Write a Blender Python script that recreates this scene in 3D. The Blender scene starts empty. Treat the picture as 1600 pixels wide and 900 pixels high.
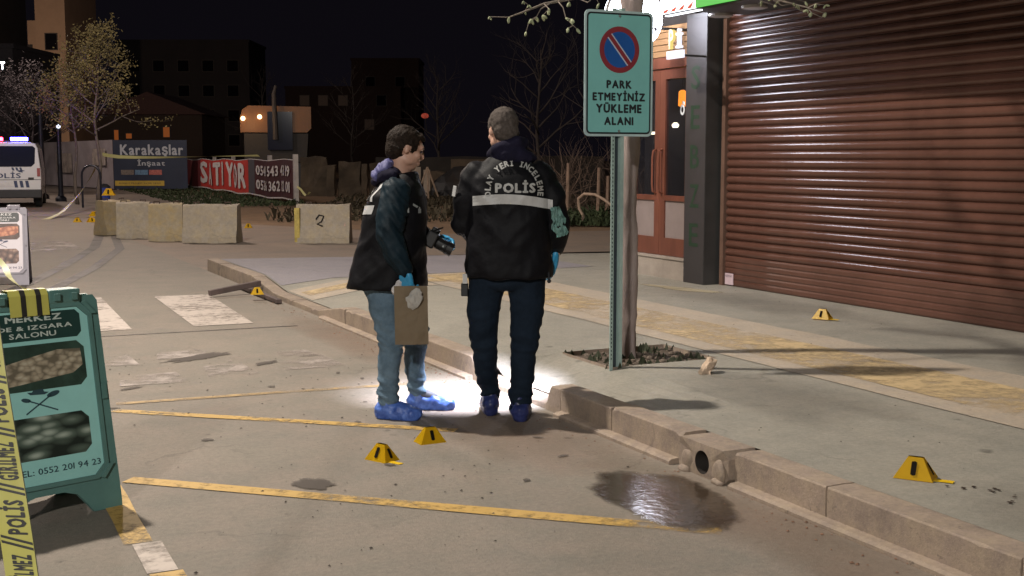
import bpy, bmesh, math, random
from mathutils import Vector, Matrix, noise
from mathutils.bvhtree import BVHTree
from mathutils.geometry import delaunay_2d_cdt
random.seed(7)
PI = math.pi
sc = bpy.context.scene
col = sc.collection

# ------------------------------------------------------------------ frame
# world: x runs across the street (shop side +), y runs along the kerb, z up
CA = math.atan2(-0.4284253, 0.9035772)          # heading of the view
F0, H0 = 1900.0, 1.5
def cf(X, Y, z=0.0):                            # right / away of the photographer -> world
    return Vector((X*0.9035772+Y*0.4284253, -X*0.4284253+Y*0.9035772, z))

# ------------------------------------------------------------------ camera
cam = bpy.data.objects.new('camera', bpy.data.cameras.new('camera'))
col.objects.link(cam)
cam.location = (0, 0, H0)
cam.rotation_euler = (math.radians(90-6.0985), 0, CA)
cam.data.sensor_width = 36
cam.data.lens = 42.75
cam.data.clip_start = 0.05
cam.data.clip_end = 2000
sc.camera = cam

# ------------------------------------------------------------------ night sky and lamps
w = bpy.data.worlds.new('World'); sc.world = w; w.use_nodes = True
wn = w.node_tree.nodes; wl = w.node_tree.links; wn.clear()
wo = wn.new('ShaderNodeOutputWorld'); bg = wn.new('ShaderNodeBackground')
bg.inputs[0].default_value = (0.62, 0.52, 0.80, 1); bg.inputs[1].default_value = 0.0056
wl.new(bg.outputs[0], wo.inputs[0])
sc.view_settings.view_transform = 'Standard'
sc.view_settings.look = 'None'
sc.view_settings.exposure = 0
sc.view_settings.gamma = 1

def lamp(name, loc, energy, color, radius=0.25, kind='POINT', aim=None, spot=None, blend=0.3):
    d = bpy.data.lights.new(name, kind); d.energy = energy; d.color = color
    if kind == 'AREA': d.shape = 'DISK'; d.size = radius*2
    else: d.shadow_soft_size = radius
    if spot: d.spot_size = spot; d.spot_blend = blend
    o = bpy.data.objects.new(name, d); col.objects.link(o); o.location = loc
    if aim is not None:
        o.rotation_euler = (Vector(aim)-Vector(loc)).to_track_quat('-Z', 'Y').to_euler()
    return o
WARM = (1.0, 0.86, 0.72)
L1 = cf(-4.6, 8.4, 8.4)
lamp('street_or_added_light', L1, 4800, (1.0, 0.91, 0.795), 0.16)
L2 = cf(-3.5, -13.0, 9.0)
lamp('street_or_added_light', L2, 8600, (0.99, 0.95, 0.89), 0.5)
L3 = cf(-9.5, 27.0, 9.0)
lamp('street_or_added_light', L3, 2900, (1.0, 0.82, 0.70), 0.3)
L4 = cf(-20.5, 47.0, 9.0)
lamp('street_or_added_light', L4, 2000, (1.0, 0.84, 0.74), 0.3)
L5 = cf(-1.0, 44.0, 7.5)
lamp('yard_lamp_light', L5, 190, (1.0, 0.60, 0.34), 0.3)

# ------------------------------------------------------------------ materials
MATS = {}
def mat(name, c, rough=0.7, var=0.15, scale=8.0, bump=0.0, bscale=None, metal=0.0, spec=0.5, emit=None, estr=0.0,
        c2=None, detail=6.0, mapping=None, coat=0.0, trans=0.0, alpha=1.0):
    if name in MATS: return MATS[name]
    m = bpy.data.materials.new(name); m.use_nodes = True
    nt = m.node_tree; N = nt.nodes; L = nt.links
    b = N['Principled BSDF']
    b.inputs['Roughness'].default_value = rough
    b.inputs['Metallic'].default_value = metal
    b.inputs['Specular IOR Level'].default_value = spec
    b.inputs['Coat Weight'].default_value = coat
    b.inputs['Transmission Weight'].default_value = trans
    b.inputs['Alpha'].default_value = alpha
    tc = N.new('ShaderNodeTexCoord'); src = tc.outputs['Object']
    if mapping:
        mp = N.new('ShaderNodeMapping'); mp.inputs['Scale'].default_value = mapping
        L.new(src, mp.inputs[0]); src = mp.outputs[0]
    n = N.new('ShaderNodeTexNoise'); n.inputs['Scale'].default_value = scale; n.inputs['Detail'].default_value = detail
    n.inputs['Roughness'].default_value = 0.65
    L.new(src, n.inputs['Vector'])
    r = N.new('ShaderNodeValToRGB')
    r.color_ramp.elements[0].position = 0.3; r.color_ramp.elements[1].position = 0.7
    ca = c if c2 is None else c2
    k0, k1 = (1-var, 1+var) if c2 is None else (1, 1)
    r.color_ramp.elements[0].color = tuple(min(1, x*k0) for x in ca[:3])+(1,)
    r.color_ramp.elements[1].color = tuple(min(1, x*k1) for x in c[:3])+(1,)
    L.new(n.outputs['Fac'], r.inputs[0]); L.new(r.outputs[0], b.inputs['Base Color'])
    if bump:
        n2 = N.new('ShaderNodeTexNoise'); n2.inputs['Scale'].default_value = bscale or scale*6; n2.inputs['Detail'].default_value = 5
        L.new(src, n2.inputs['Vector'])
        bp = N.new('ShaderNodeBump'); bp.inputs['Strength'].default_value = bump; bp.inputs['Distance'].default_value = 0.01
        L.new(n2.outputs['Fac'], bp.inputs['Height']); L.new(bp.outputs[0], b.inputs['Normal'])
    if emit:
        b.inputs['Emission Color'].default_value = tuple(emit)+(1,); b.inputs['Emission Strength'].default_value = estr
    m['_n'] = 1
    MATS[name] = m
    return m

def ground_mat(name, base, dark, stain, big=0.5, fine=40.0, spots=True, bump=0.35, rough=0.75, spot_scale=9.0, spot_amt=0.5, tint=None):
    """concrete / asphalt: cloudy tone, fine grain, small dark spots and hairline cracks"""
    m = bpy.data.materials.new(name); m.use_nodes = True
    nt = m.node_tree; N = nt.nodes; L = nt.links; b = N['Principled BSDF']
    b.inputs['Roughness'].default_value = rough
    tc = N.new('ShaderNodeTexCoord'); co = tc.outputs['Object']
    def nz(s, d=5, r=0.6, dist=0.0):
        n = N.new('ShaderNodeTexNoise'); n.inputs['Scale'].default_value = s; n.inputs['Detail'].default_value = d
        n.inputs['Roughness'].default_value = r; n.inputs['Distortion'].default_value = dist
        L.new(co, n.inputs['Vector']); return n.outputs['Fac']
    def ramp(src, a, b_, ca=(0, 0, 0, 1), cb=(1, 1, 1, 1)):
        r = N.new('ShaderNodeValToRGB'); r.color_ramp.elements[0].position = a; r.color_ramp.elements[1].position = b_
        r.color_ramp.elements[0].color = ca; r.color_ramp.elements[1].color = cb
        L.new(src, r.inputs[0]); return r.outputs[0]
    def mix(f, a, b_, mode='MIX', fac=None):
        x = N.new('ShaderNodeMix'); x.data_type = 'RGBA'; x.blend_type = mode
        if f is not None: L.new(f, x.inputs[0])
        else: x.inputs[0].default_value = fac
        for s, i in ((a, 6), (b_, 7)):
            if isinstance(s, tuple): x.inputs[i].default_value = s+(1,) if len(s) == 3 else s
            else: L.new(s, x.inputs[i])
        return x.outputs[2]
    c = mix(ramp(nz(big, 8, 0.7, 0.6), 0.32, 0.68), dark, base)
    c = mix(ramp(nz(big*5.3, 6, 0.7), 0.4, 0.75), c, stain)
    g = ramp(nz(fine, 4, 0.8), 0.25, 0.75, (0.78, 0.78, 0.78, 1), (1.18, 1.18, 1.18, 1))
    c = mix(None, c, g, 'MULTIPLY', 1.0)
    if tint: c = mix(ramp(nz(0.33, 3), 0.4, 0.6), c, tint)
    if spots:
        v = N.new('ShaderNodeTexVoronoi'); v.inputs['Scale'].default_value = spot_scale; v.inputs['Randomness'].default_value = 1
        wv = N.new('ShaderNodeMixRGB') if False else None
        ad = N.new('ShaderNodeVectorMath'); ad.operation = 'ADD'
        n3 = N.new('ShaderNodeTexNoise'); n3.inputs['Scale'].default_value = spot_scale*2.5; L.new(co, n3.inputs['Vector'])
        sc_ = N.new('ShaderNodeVectorMath'); sc_.operation = 'SCALE'; sc_.inputs['Scale'].default_value = 0.06
        L.new(n3.outputs['Color'], sc_.inputs[0]); L.new(co, ad.inputs[0]); L.new(sc_.outputs[0], ad.inputs[1])
        L.new(ad.outputs[0], v.inputs['Vector'])
        dk = ramp(v.outputs['Distance'], 0.10, 0.22, (1, 1, 1, 1), (0, 0, 0, 1))
        pick = ramp(nz(1.7, 4, 0.7), 0.50, 0.62)
        sep = N.new('ShaderNodeSeparateColor'); L.new(v.outputs['Color'], sep.inputs[0])
        p2 = ramp(sep.outputs[0], 0.72-0.2*spot_amt, 0.80)
        mm = N.new('ShaderNodeMath'); mm.operation = 'MULTIPLY'; L.new(dk, mm.inputs[0]); L.new(p2, mm.inputs[1])
        m2 = N.new('ShaderNodeMath'); m2.operation = 'MULTIPLY'; L.new(mm.outputs[0], m2.inputs[0]); L.new(pick, m2.inputs[1])
        m3 = N.new('ShaderNodeMath'); m3.operation = 'MULTIPLY'; L.new(m2.outputs[0], m3.inputs[0]); m3.inputs[1].default_value = 0.75
        c = mix(m3.outputs[0], c, tuple(x*0.28 for x in base))
    # hairline cracks
    vc = N.new('ShaderNodeTexVoronoi'); vc.feature = 'DISTANCE_TO_EDGE'; vc.inputs['Scale'].default_value = 0.55
    ad2 = N.new('ShaderNodeVectorMath'); ad2.operation = 'ADD'
    n4 = N.new('ShaderNodeTexNoise'); n4.inputs['Scale'].default_value = 3.0; n4.inputs['Detail'].default_value = 6; L.new(co, n4.inputs['Vector'])
    s4 = N.new('ShaderNodeVectorMath'); s4.operation = 'SCALE'; s4.inputs['Scale'].default_value = 0.5
    L.new(n4.outputs['Color'], s4.inputs[0]); L.new(co, ad2.inputs[0]); L.new(s4.outputs[0], ad2.inputs[1]); L.new(ad2.outputs[0], vc.inputs['Vector'])
    cr = ramp(vc.outputs['Distance'], 0.0, 0.008, (1, 1, 1, 1), (0, 0, 0, 1))
    gate = ramp(nz(0.9, 3), 0.52, 0.60)
    mc = N.new('ShaderNodeMath'); mc.operation = 'MULTIPLY'; L.new(cr, mc.inputs[0]); L.new(gate, mc.inputs[1])
    mc2 = N.new('ShaderNodeMath'); mc2.operation = 'MULTIPLY'; L.new(mc.outputs[0], mc2.inputs[0]); mc2.inputs[1].default_value = 0.45
    c = mix(mc2.outputs[0], c, tuple(x*0.4 for x in base))
    L.new(c, b.inputs['Base Color'])
    bp = N.new('ShaderNodeBump'); bp.inputs['Strength'].default_value = bump; bp.inputs['Distance'].default_value = 0.006
    L.new(nz(fine*2.2, 5, 0.75), bp.inputs['Height']); L.new(bp.outputs[0], b.inputs['Normal'])
    MATS[name] = m
    return m

def worn_paint(name, c, wear=0.5, rough=0.6, scale=14.0, soft=0.12, big=1.6):
    """paint worn through to the road below"""
    m = bpy.data.materials.new(name); m.use_nodes = True
    nt = m.node_tree; N = nt.nodes; L = nt.links; b = N['Principled BSDF']
    b.inputs['Roughness'].default_value = rough
    tc = N.new('ShaderNodeTexCoord'); co = tc.outputs['Object']
    n = N.new('ShaderNodeTexNoise'); n.inputs['Scale'].default_value = scale; n.inputs['Detail'].default_value = 8; n.inputs['Roughness'].default_value = 0.7
    n2 = N.new('ShaderNodeTexNoise'); n2.inputs['Scale'].default_value = big; n2.inputs['Detail'].default_value = 3
    L.new(co, n.inputs['Vector']); L.new(co, n2.inputs['Vector'])
    a = N.new('ShaderNodeMath'); a.operation = 'ADD'; L.new(n.outputs['Fac'], a.inputs[0]); L.new(n2.outputs['Fac'], a.inputs[1])
    r = N.new('ShaderNodeValToRGB'); r.color_ramp.elements[0].position = 0; r.color_ramp.elements[1].position = 1
    mr = N.new('ShaderNodeMapRange'); mr.inputs[1].default_value = 0.66+wear*0.6-soft; mr.inputs[2].default_value = 0.66+wear*0.6+soft
    L.new(a.outputs[0], mr.inputs[0])
    L.new(n.outputs['Fac'], r.inputs[0])
    r.color_ramp.elements[0].color = tuple(x*0.75 for x in c)+(1,); r.color_ramp.elements[1].color = tuple(min(1, x*1.2) for x in c)+(1,)
    L.new(r.outputs[0], b.inputs['Base Color']); L.new(mr.outputs[0], b.inputs['Alpha'])
    MATS[name] = m
    return m

def stain_mat(name, c, rough=0.7, thr=0.25, dens=0.8, scale=9.0, spec=0.5, bump=0.0, hi=0.12):
    """stain with a feathered, ragged rim; vertex layer 'rim' is 1 inside and 0 on the rim"""
    m = bpy.data.materials.new(name); m.use_nodes = True
    nt = m.node_tree; N = nt.nodes; L = nt.links; b = N['Principled BSDF']
    b.inputs['Roughness'].default_value = rough; b.inputs['Base Color'].default_value = tuple(c)+(1,); b.inputs['Specular IOR Level'].default_value = spec
    at = N.new('ShaderNodeAttribute'); at.attribute_name = 'rim'
    tc = N.new('ShaderNodeTexCoord')
    n = N.new('ShaderNodeTexNoise'); n.inputs['Scale'].default_value = scale; n.inputs['Detail'].default_value = 7; n.inputs['Roughness'].default_value = 0.7
    L.new(tc.outputs['Object'], n.inputs['Vector'])
    s = N.new('ShaderNodeMath'); s.operation = 'SUBTRACT'; L.new(at.outputs['Fac'], s.inputs[0])
    k = N.new('ShaderNodeMath'); k.operation = 'MULTIPLY'; L.new(n.outputs['Fac'], k.inputs[0]); k.inputs[1].default_value = 1.0
    L.new(k.outputs[0], s.inputs[1])
    mr = N.new('ShaderNodeMapRange'); mr.inputs[1].default_value = -thr; mr.inputs[2].default_value = hi; mr.inputs[4].default_value = dens
    L.new(s.outputs[0], mr.inputs[0]); L.new(mr.outputs[0], b.inputs['Alpha'])
    if bump:
        n5 = N.new('ShaderNodeTexNoise'); n5.inputs['Scale'].default_value = 22; n5.inputs['Detail'].default_value = 6
        L.new(tc.outputs['Object'], n5.inputs['Vector'])
        bp = N.new('ShaderNodeBump'); bp.inputs['Strength'].default_value = bump; bp.inputs['Distance'].default_value = 0.01
        L.new(n5.outputs['Fac'], bp.inputs['Height']); L.new(bp.outputs[0], b.inputs['Normal'])
    MATS[name] = m
    return m

def emis(name, c, s):
    if name in MATS: return MATS[name]
    return mat(name, (0.03, 0.03, 0.03), 0.5, emit=c, estr=s)

# ------------------------------------------------------------------ mesh helpers
class MB:
    def __init__(s): s.b = bmesh.new()
    def box(s, lo, hi, M=None, bev=0.0):
        x0, y0, z0 = lo; x1, y1, z1 = hi
        v = [s.b.verts.new(p) for p in ((x0,y0,z0),(x1,y0,z0),(x1,y1,z0),(x0,y1,z0),(x0,y0,z1),(x1,y0,z1),(x1,y1,z1),(x0,y1,z1))]
        fs = [s.b.faces.new([v[i] for i in q]) for q in ((0,3,2,1),(4,5,6,7),(0,1,5,4),(1,2,6,5),(2,3,7,6),(3,0,4,7))]
        if bev:
            r = bmesh.ops.bevel(s.b, geom=list({e for f in fs for e in f.edges}), offset=bev, segments=2, affect='EDGES', profile=0.5)
            v = [x for x in r['verts']] + [x for x in v if x.is_valid]
            v = list({x for f in r['faces'] for x in f.verts} | {x for x in v if x.is_valid})
        if M is not None: bmesh.ops.transform(s.b, matrix=M, verts=[x for x in v if x.is_valid])
        return s
    def hexa(s, pts):       # eight corner points, bottom four then top four
        v = [s.b.verts.new(p) for p in pts]
        for q in ((0,3,2,1),(4,5,6,7),(0,1,5,4),(1,2,6,5),(2,3,7,6),(3,0,4,7)): s.b.faces.new([v[i] for i in q])
        return s
    def poly(s, pts):
        s.b.faces.new([s.b.verts.new(p) for p in pts]); return s
    def prism(s, prof, axis, a, b2):    # closed profile extruded along axis
        def P(q, t):
            return {'x': (t, q[0], q[1]), 'y': (q[0], t, q[1]), 'z': (q[0], q[1], t)}[axis]
        A = [s.b.verts.new(P(q, a)) for q in prof]; B = [s.b.verts.new(P(q, b2)) for q in prof]
        n = len(prof)
        for i in range(n): s.b.faces.new((A[i], A[(i+1) % n], B[(i+1) % n], B[i]))
        s.b.faces.new(list(reversed(A))); s.b.faces.new(B)
        return s
    def tube(s, pts, r, seg=8, cap=True):
        pts = [Vector(p) for p in pts]; n = len(pts)
        R = r if isinstance(r, (list, tuple)) else [r]*n
        rings = []; up = None
        for i, p in enumerate(pts):
            t = (pts[min(i+1, n-1)]-pts[max(i-1, 0)])
            if t.length < 1e-9: t = Vector((0, 0, 1))
            t.normalize()
            if up is None or abs(up.dot(t)) > 0.95:
                up = Vector((0, 0, 1)) if abs(t.z) < 0.9 else Vector((1, 0, 0))
            a = t.cross(up).normalized(); b_ = t.cross(a).normalized()
            up = a.cross(t).normalized()
            rings.append([s.b.verts.new(p+(a*math.cos(2*PI*k/seg)+b_*math.sin(2*PI*k/seg))*R[i]) for k in range(seg)])
        for i in range(n-1):
            for k in range(seg): s.b.faces.new((rings[i][k], rings[i][(k+1) % seg], rings[i+1][(k+1) % seg], rings[i+1][k]))
        if cap:
            s.b.faces.new(list(reversed(rings[0]))); s.b.faces.new(rings[-1])
        return s
    def ball(s, c, r, M=None, u=14, v=9):
        r = r if isinstance(r, (tuple, list)) else (r, r, r)
        T = Matrix.Translation(Vector(c)) @ (M if M is not None else Matrix.Identity(4)) @ Matrix.Diagonal((r[0], r[1], r[2], 1))
        bmesh.ops.create_uvsphere(s.b, u_segments=u, v_segments=v, radius=1, matrix=T); return s
    def chain(s, pts, rad, seg=14):
        s.tube(pts, rad, seg)
        for p, r in zip(pts, rad): s.ball(p, r, u=seg, v=9)
        return s
    def loft(s, rings, seg=28):         # (z, cx, cy, rx, ry, rot) stacked ellipses, closed
        rr = []
        for q in rings:
            z, cx, cy, rx, ry = q[:5]; ro = q[5] if len(q) > 5 else 0
            c, n_ = math.cos(ro), math.sin(ro); ring = []
            for k in range(seg):
                a = 2*PI*k/seg
                ex = abs(math.cos(a))**0.85*math.copysign(1, math.cos(a))*rx; ey = abs(math.sin(a))**0.85*math.copysign(1, math.sin(a))*ry
                ring.append(s.b.verts.new((cx+ex*c-ey*n_, cy+ex*n_+ey*c, z)))
            rr.append(ring)
        for i in range(len(rr)-1):
            for k in range(seg): s.b.faces.new((rr[i][k], rr[i][(k+1) % seg], rr[i+1][(k+1) % seg], rr[i+1][k]))
        s.b.faces.new(list(reversed(rr[0]))); s.b.faces.new(rr[-1]); return s
    def lathe(s, prof, c=(0, 0, 0), seg=24, M=None):
        T = Matrix.Translation(Vector(c)) @ (M if M is not None else Matrix.Identity(4))
        rr = [[s.b.verts.new(T @ Vector((r*math.cos(2*PI*k/seg), r*math.sin(2*PI*k/seg), z))) for k in range(seg)] for r, z in prof]
        for i in range(len(rr)-1):
            for k in range(seg): s.b.faces.new((rr[i][k], rr[i][(k+1) % seg], rr[i+1][(k+1) % seg], rr[i+1][k]))
        if prof[0][0] > 1e-6: s.b.faces.new(list(reversed(rr[0])))
        if prof[-1][0] > 1e-6: s.b.faces.new(rr[-1])
        return s
    def raw(s, V, Fc, M=None):
        vs = [s.b.verts.new(M @ Vector(p) if M is not None else p) for p in V]
        for f in Fc:
            try: s.b.faces.new([vs[i] for i in f])
            except ValueError: pass
        return s
    def mesh(s, name, smooth=False):
        bmesh.ops.recalc_face_normals(s.b, faces=s.b.faces)
        me = bpy.data.meshes.new(name); s.b.to_mesh(me); s.b.free()
        if smooth:
            for p in me.polygons: p.use_smooth = True
        return me
    def build(s, name, m, parent=None, smooth=False, loc=None, rot=None):
        me = s.mesh(name, smooth); me.materials.append(m)
        return link(name, me, parent, loc, rot)

def link(name, me, parent=None, loc=None, rot=None):
    o = bpy.data.objects.new(name, me); col.objects.link(o)
    if parent is not None: o.parent = parent
    if loc is not None: o.location = loc
    if rot is not None: o.rotation_euler = rot
    return o
def tag(o, label=None, cat=None, group=None, kind=None):
    if label: o['label'] = label
    if cat: o['category'] = cat
    if group: o['group'] = group
    if kind: o['kind'] = kind
    return o
def thing(name, label, cat, loc=(0, 0, 0), rz=0.0, group=None):
    o = bpy.data.objects.new(name, None); col.objects.link(o); o.empty_display_size = 0.2
    o.location = loc; o.rotation_euler = (0, 0, rz)
    return tag(o, label, cat, group)
def copy_tree(o, parent=None):
    c = o.copy(); col.objects.link(c); c.parent = parent
    for ch in [x for x in bpy.data.objects if x.parent == o]: copy_tree(ch, c)
    return c
def struct(o): o['kind'] = 'structure'; return o

# lettering -----------------------------------------------------------------
_T = {}; _G = {}
def raw_text(s):
    cu = bpy.data.curves.new('t', 'FONT'); cu.body = s; cu.size = 1; cu.resolution_u = 2; cu.fill_mode = 'FRONT'
    ob = bpy.data.objects.new('t', cu); col.objects.link(ob)
    dg = bpy.context.evaluated_depsgraph_get(); dg.update()
    me = ob.evaluated_get(dg).to_mesh()
    V = [(v.co.x, v.co.y) for v in me.vertices]; Fc = []
    for p in me.polygons:
        q = list(p.vertices); Fc += [(q[0], q[i], q[i+1]) for i in range(1, len(q)-1)]
    ob.evaluated_get(dg).to_mesh_clear(); bpy.data.objects.remove(ob); bpy.data.curves.remove(cu)
    return V, Fc
def glyph(ch, bold):
    """one letter, its strokes thickened by merging shifted copies into a flat outline without overlaps"""
    if (ch, bold) in _G: return _G[(ch, bold)]
    V, Fc = raw_text(ch)
    if bold and V:
        sh = [(bold*math.cos(k*PI/3+.3), bold*.8*math.sin(k*PI/3+.3)) for k in range(6)]
        cnt = {}
        for f in Fc:
            for i in range(3):
                e = tuple(sorted((f[i], f[(i+1) % 3]))); cnt[e] = cnt.get(e, 0)+1
        be = [e for e, c in cnt.items() if c == 1]; vv = []; ee = []
        for dx, dy in sh:
            o_ = len(vv); vv += [Vector((v[0]+dx, v[1]+dy)) for v in V]; ee += [(x+o_, y+o_) for x, y in be]
        ov, _e, of = delaunay_2d_cdt(vv, ee, [], 0, 1e-4, False)[:3]
        T = [[V[i] for i in f] for f in Fc]; T = [(min(p[0] for p in t), max(p[0] for p in t), min(p[1] for p in t), max(p[1] for p in t), t) for t in T]
        def inside(x, y):
            for dx, dy in sh:
                px, py = x-dx, y-dy
                for x0, x1, y0, y1, t in T:
                    if px < x0 or px > x1 or py < y0 or py > y1: continue
                    d = [(t[(i+1) % 3][0]-t[i][0])*(py-t[i][1])-(t[(i+1) % 3][1]-t[i][1])*(px-t[i][0]) for i in range(3)]
                    if all(q >= 0 for q in d) or all(q <= 0 for q in d): return True
            return False
        F2 = [tuple(f) for f in of if inside(sum(ov[i].x for i in f)/3, sum(ov[i].y for i in f)/3)]
        used = sorted({i for f in F2 for i in f}); mp_ = {i: k for k, i in enumerate(used)}
        V = [(ov[i].x, ov[i].y) for i in used]; Fc = [tuple(mp_[i] for i in f) for f in F2]
    _G[(ch, bold)] = (V, Fc); return _G[(ch, bold)]
def text_geo(s, bold=0.0, spacing=1.0):
    k = (s, bold, spacing)
    if k in _T: return _T[k]
    V = []; Fc = []; x = 0
    for ch in s:
        if ch == ' ': x += .30; continue
        g, f = glyph(ch, bold)
        x0 = min(v[0] for v in g); x1 = max(v[0] for v in g); o_ = len(V)
        V += [(v[0]-x0+x, v[1], 0) for v in g]; Fc += [tuple(i+o_ for i in q) for q in f]
        x += x1-x0+.075*spacing
    x0 = min(v[0] for v in V); x1 = max(v[0] for v in V); y0 = min(v[1] for v in V); y1 = max(v[1] for v in V)
    V = [((v[0]-x0)/(x1-x0), (v[1]-y0)/(y1-y0)) for v in V]
    _T[k] = (V, Fc, (x1-x0)/(y1-y0)); return _T[k]
def put_text(mb, s, fn, x0, x1, y0, y1, bold=0.0, spacing=1.0):
    """lettering filling the box x0..x1, y0..y1; fn(x, y) gives the 3-D point"""
    V, Fc, _ = text_geo(s, bold, spacing)
    mb.raw([fn(x0+v[0]*(x1-x0), y0+v[1]*(y1-y0)) for v in V], Fc); return mb
def rect2(mb, fn, x0, x1, y0, y1, nx=1, ny=1):
    for i in range(nx):
        for j in range(ny):
            a, b_ = x0+(x1-x0)*i/nx, x0+(x1-x0)*(i+1)/nx; c, d = y0+(y1-y0)*j/ny, y0+(y1-y0)*(j+1)/ny
            mb.poly([fn(a, c), fn(b_, c), fn(b_, d), fn(a, d)])
    return mb
def rrect(w_, h_, r, seg=6, cx=0, cy=0):
    P = []
    for ox, oy, a0 in ((w_/2-r, h_/2-r, 0), (-w_/2+r, h_/2-r, 90), (-w_/2+r, -h_/2+r, 180), (w_/2-r, -h_/2+r, 270)):
        for k in range(seg+1):
            a = math.radians(a0+90*k/seg); P.append((cx+ox+r*math.cos(a), cy+oy+r*math.sin(a)))
    return P

# garments and bodies: overlapping shapes melted into one continuous skin ------
def melt(mb, name, voxel, smooth=6, disp=None, dec=None):
    me = mb.mesh(name); ob = bpy.data.objects.new('tmp', me); col.objects.link(ob)
    r = ob.modifiers.new('r', 'REMESH'); r.mode = 'VOXEL'; r.voxel_size = voxel
    if smooth:
        sm = ob.modifiers.new('s', 'SMOOTH'); sm.factor = 0.5; sm.iterations = smooth
    dg = bpy.context.evaluated_depsgraph_get(); dg.update()
    out = bpy.data.meshes.new_from_object(ob.evaluated_get(dg)); out.name = name
    bpy.data.objects.remove(ob)
    if disp:
        nrm = [v.normal.copy() for v in out.vertices]
        for v, n_ in zip(out.vertices, nrm): v.co += n_*disp(v.co)
    for p in out.polygons: p.use_smooth = True
    return out
def bvh_of(me):
    return BVHTree.FromPolygons([v.co.copy() for v in me.vertices], [tuple(p.vertices) for p in me.polygons])
def folds(p, s=(5, 5, 11), amp=0.006, seed=0.0, tilt=0.0):
    q = Vector((p.x*s[0]+seed, p.y*s[1]+seed*1.7, (p.z+tilt*p.x)*s[2]+seed*0.3))
    a = 1-2*abs(noise.noise(q)); b_ = noise.noise(q*2.3)
    return amp*(a*0.8-0.4+b_*0.5)

# ================================================================== THE SETTING
ROAD = ground_mat('road_concrete', (0.226, 0.196, 0.158), (0.172, 0.153, 0.128), (0.250, 0.202, 0.165), big=0.45, fine=34, spot_scale=7.5, spot_amt=1.0, bump=0.75)
FARROAD = ground_mat('side_road_asphalt', (0.235, 0.185, 0.150), (0.185, 0.150, 0.125), (0.27, 0.20, 0.15), big=0.3, fine=20, spot_scale=3.0, spot_amt=0.6)
WALK = ground_mat('pavement_grey', (0.275, 0.256, 0.215), (0.225, 0.212, 0.180), (0.305, 0.275, 0.228), big=0.7, fine=42, spot_scale=5.0, spot_amt=0.3, bump=0.6)
WALKF = ground_mat('pavement_cold_lit', (0.245, 0.222, 0.245), (0.20, 0.184, 0.20), (0.26, 0.235, 0.24), big=0.9, fine=42, spots=False, bump=0.3)  # cold light on the far end put into this blue-grey
BAND = ground_mat('pavement_pale', (0.400, 0.335, 0.270), (0.32, 0.275, 0.225), (0.43, 0.345, 0.255), big=1.1, fine=38, spot_scale=11, spot_amt=0.8, bump=0.4)
KERBM = ground_mat('kerb_concrete', (0.340, 0.262, 0.208), (0.165, 0.128, 0.106), (0.36, 0.28, 0.20), big=1.7, fine=46, spot_scale=16, spot_amt=0.8, bump=0.6)
DIRT = ground_mat('bare_earth', (0.215, 0.140, 0.085), (0.120, 0.082, 0.055), (0.26, 0.17, 0.10), big=0.35, fine=9, spot_scale=1.6, spot_amt=1.0, bump=0.9)
YEL = worn_paint('worn_yellow_paint', (0.50, 0.315, 0.085), wear=0.42, scale=16, soft=0.14)
YELF = worn_paint('faded_yellow_paint', (0.40, 0.27, 0.12), wear=0.54, scale=10, soft=0.2)
WHT = worn_paint('worn_white_paint', (0.46, 0.39, 0.34), wear=0.36, scale=12, soft=0.16)
WHTF = worn_paint('faint_white_paint', (0.33, 0.28, 0.25), wear=0.62, scale=5, soft=0.14)
TACT = worn_paint('worn_tactile_yellow', (0.52, 0.385, 0.21), wear=0.63, scale=9, soft=0.18, big=1.0)

def sheet(name, pts, z, m):
    mb = MB(); mb.poly([(p[0], p[1], z) for p in pts]); return struct(mb.build(name, m))
sheet('ground', [(-400, -60), (400, -60), (400, 600), (-400, 600)], -0.03, DIRT)
sheet('road', [(-14, -40), (3.262, -40), (3.262, 16.5), (3.262, 60), (-14, 60)], 0.0, ROAD)
sheet('side_road', [(3.266, 16.2), (45, 8), (45, 18), (9, 22.5), (3.266, 34)], -0.004, FARROAD)

# pavement height: dropped where the kerb is dropped
def drop(u):
    def bumpf(a, b_, s0, s1):
        if u < a-s0 or u > b_+s1: return 0
        if u < a: return (u-a+s0)/s0
        if u > b_: return (b_+s1-u)/s1
        return 1
    return max(bumpf(6.40, 7.42, 0.05, 0.10), bumpf(11.2, 12.9, 0.7, 1.0)*0.85)
def zs(wv, u):
    k = drop(u); r = min(1, max(0, (wv-3.42)/0.62))
    return 0.15-0.115*k*(1-r)
def gsheet(name, w0, w1, u0, u1, dz, m, step=0.12, edge=None, hole=None, kind='structure'):
    ws = [w0]; 
    while ws[-1] < min(w1, 4.2)-1e-6: ws.append(min(ws[-1]+step, min(w1, 4.2)))
    if w1 > 4.2: ws += [4.8, w1] if w1 > 4.85 else [w1]
    us = [u0]
    while us[-1] < u1-1e-6: us.append(min(us[-1]+step*(1 if 5.9 < us[-1] < 14 else 8), u1))
    if hole:
        ws = sorted(set(ws) | {hole[0], hole[1]}); us = sorted(set(us) | {hole[2], hole[3]})
    mb = MB(); V = {}
    def vv(a, b_):
        if (a, b_) not in V:
            uu = b_
            if edge and abs(b_-u1) < 1e-6: uu = edge(a)
            V[(a, b_)] = mb.b.verts.new((a, uu, zs(a, uu)+dz))
        return V[(a, b_)]
    for i in range(len(ws)-1):
        for j in range(len(us)-1):
            cw, cu = (ws[i]+ws[i+1])/2, (us[j]+us[j+1])/2
            if hole and hole[0] < cw < hole[1] and hole[2] < cu < hole[3]: continue
            mb.b.faces.new((vv(ws[i], us[j]), vv(ws[i+1], us[j]), vv(ws[i+1], us[j+1]), vv(ws[i], us[j+1])))
    return tag(mb.build(name, m), kind=kind)
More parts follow.
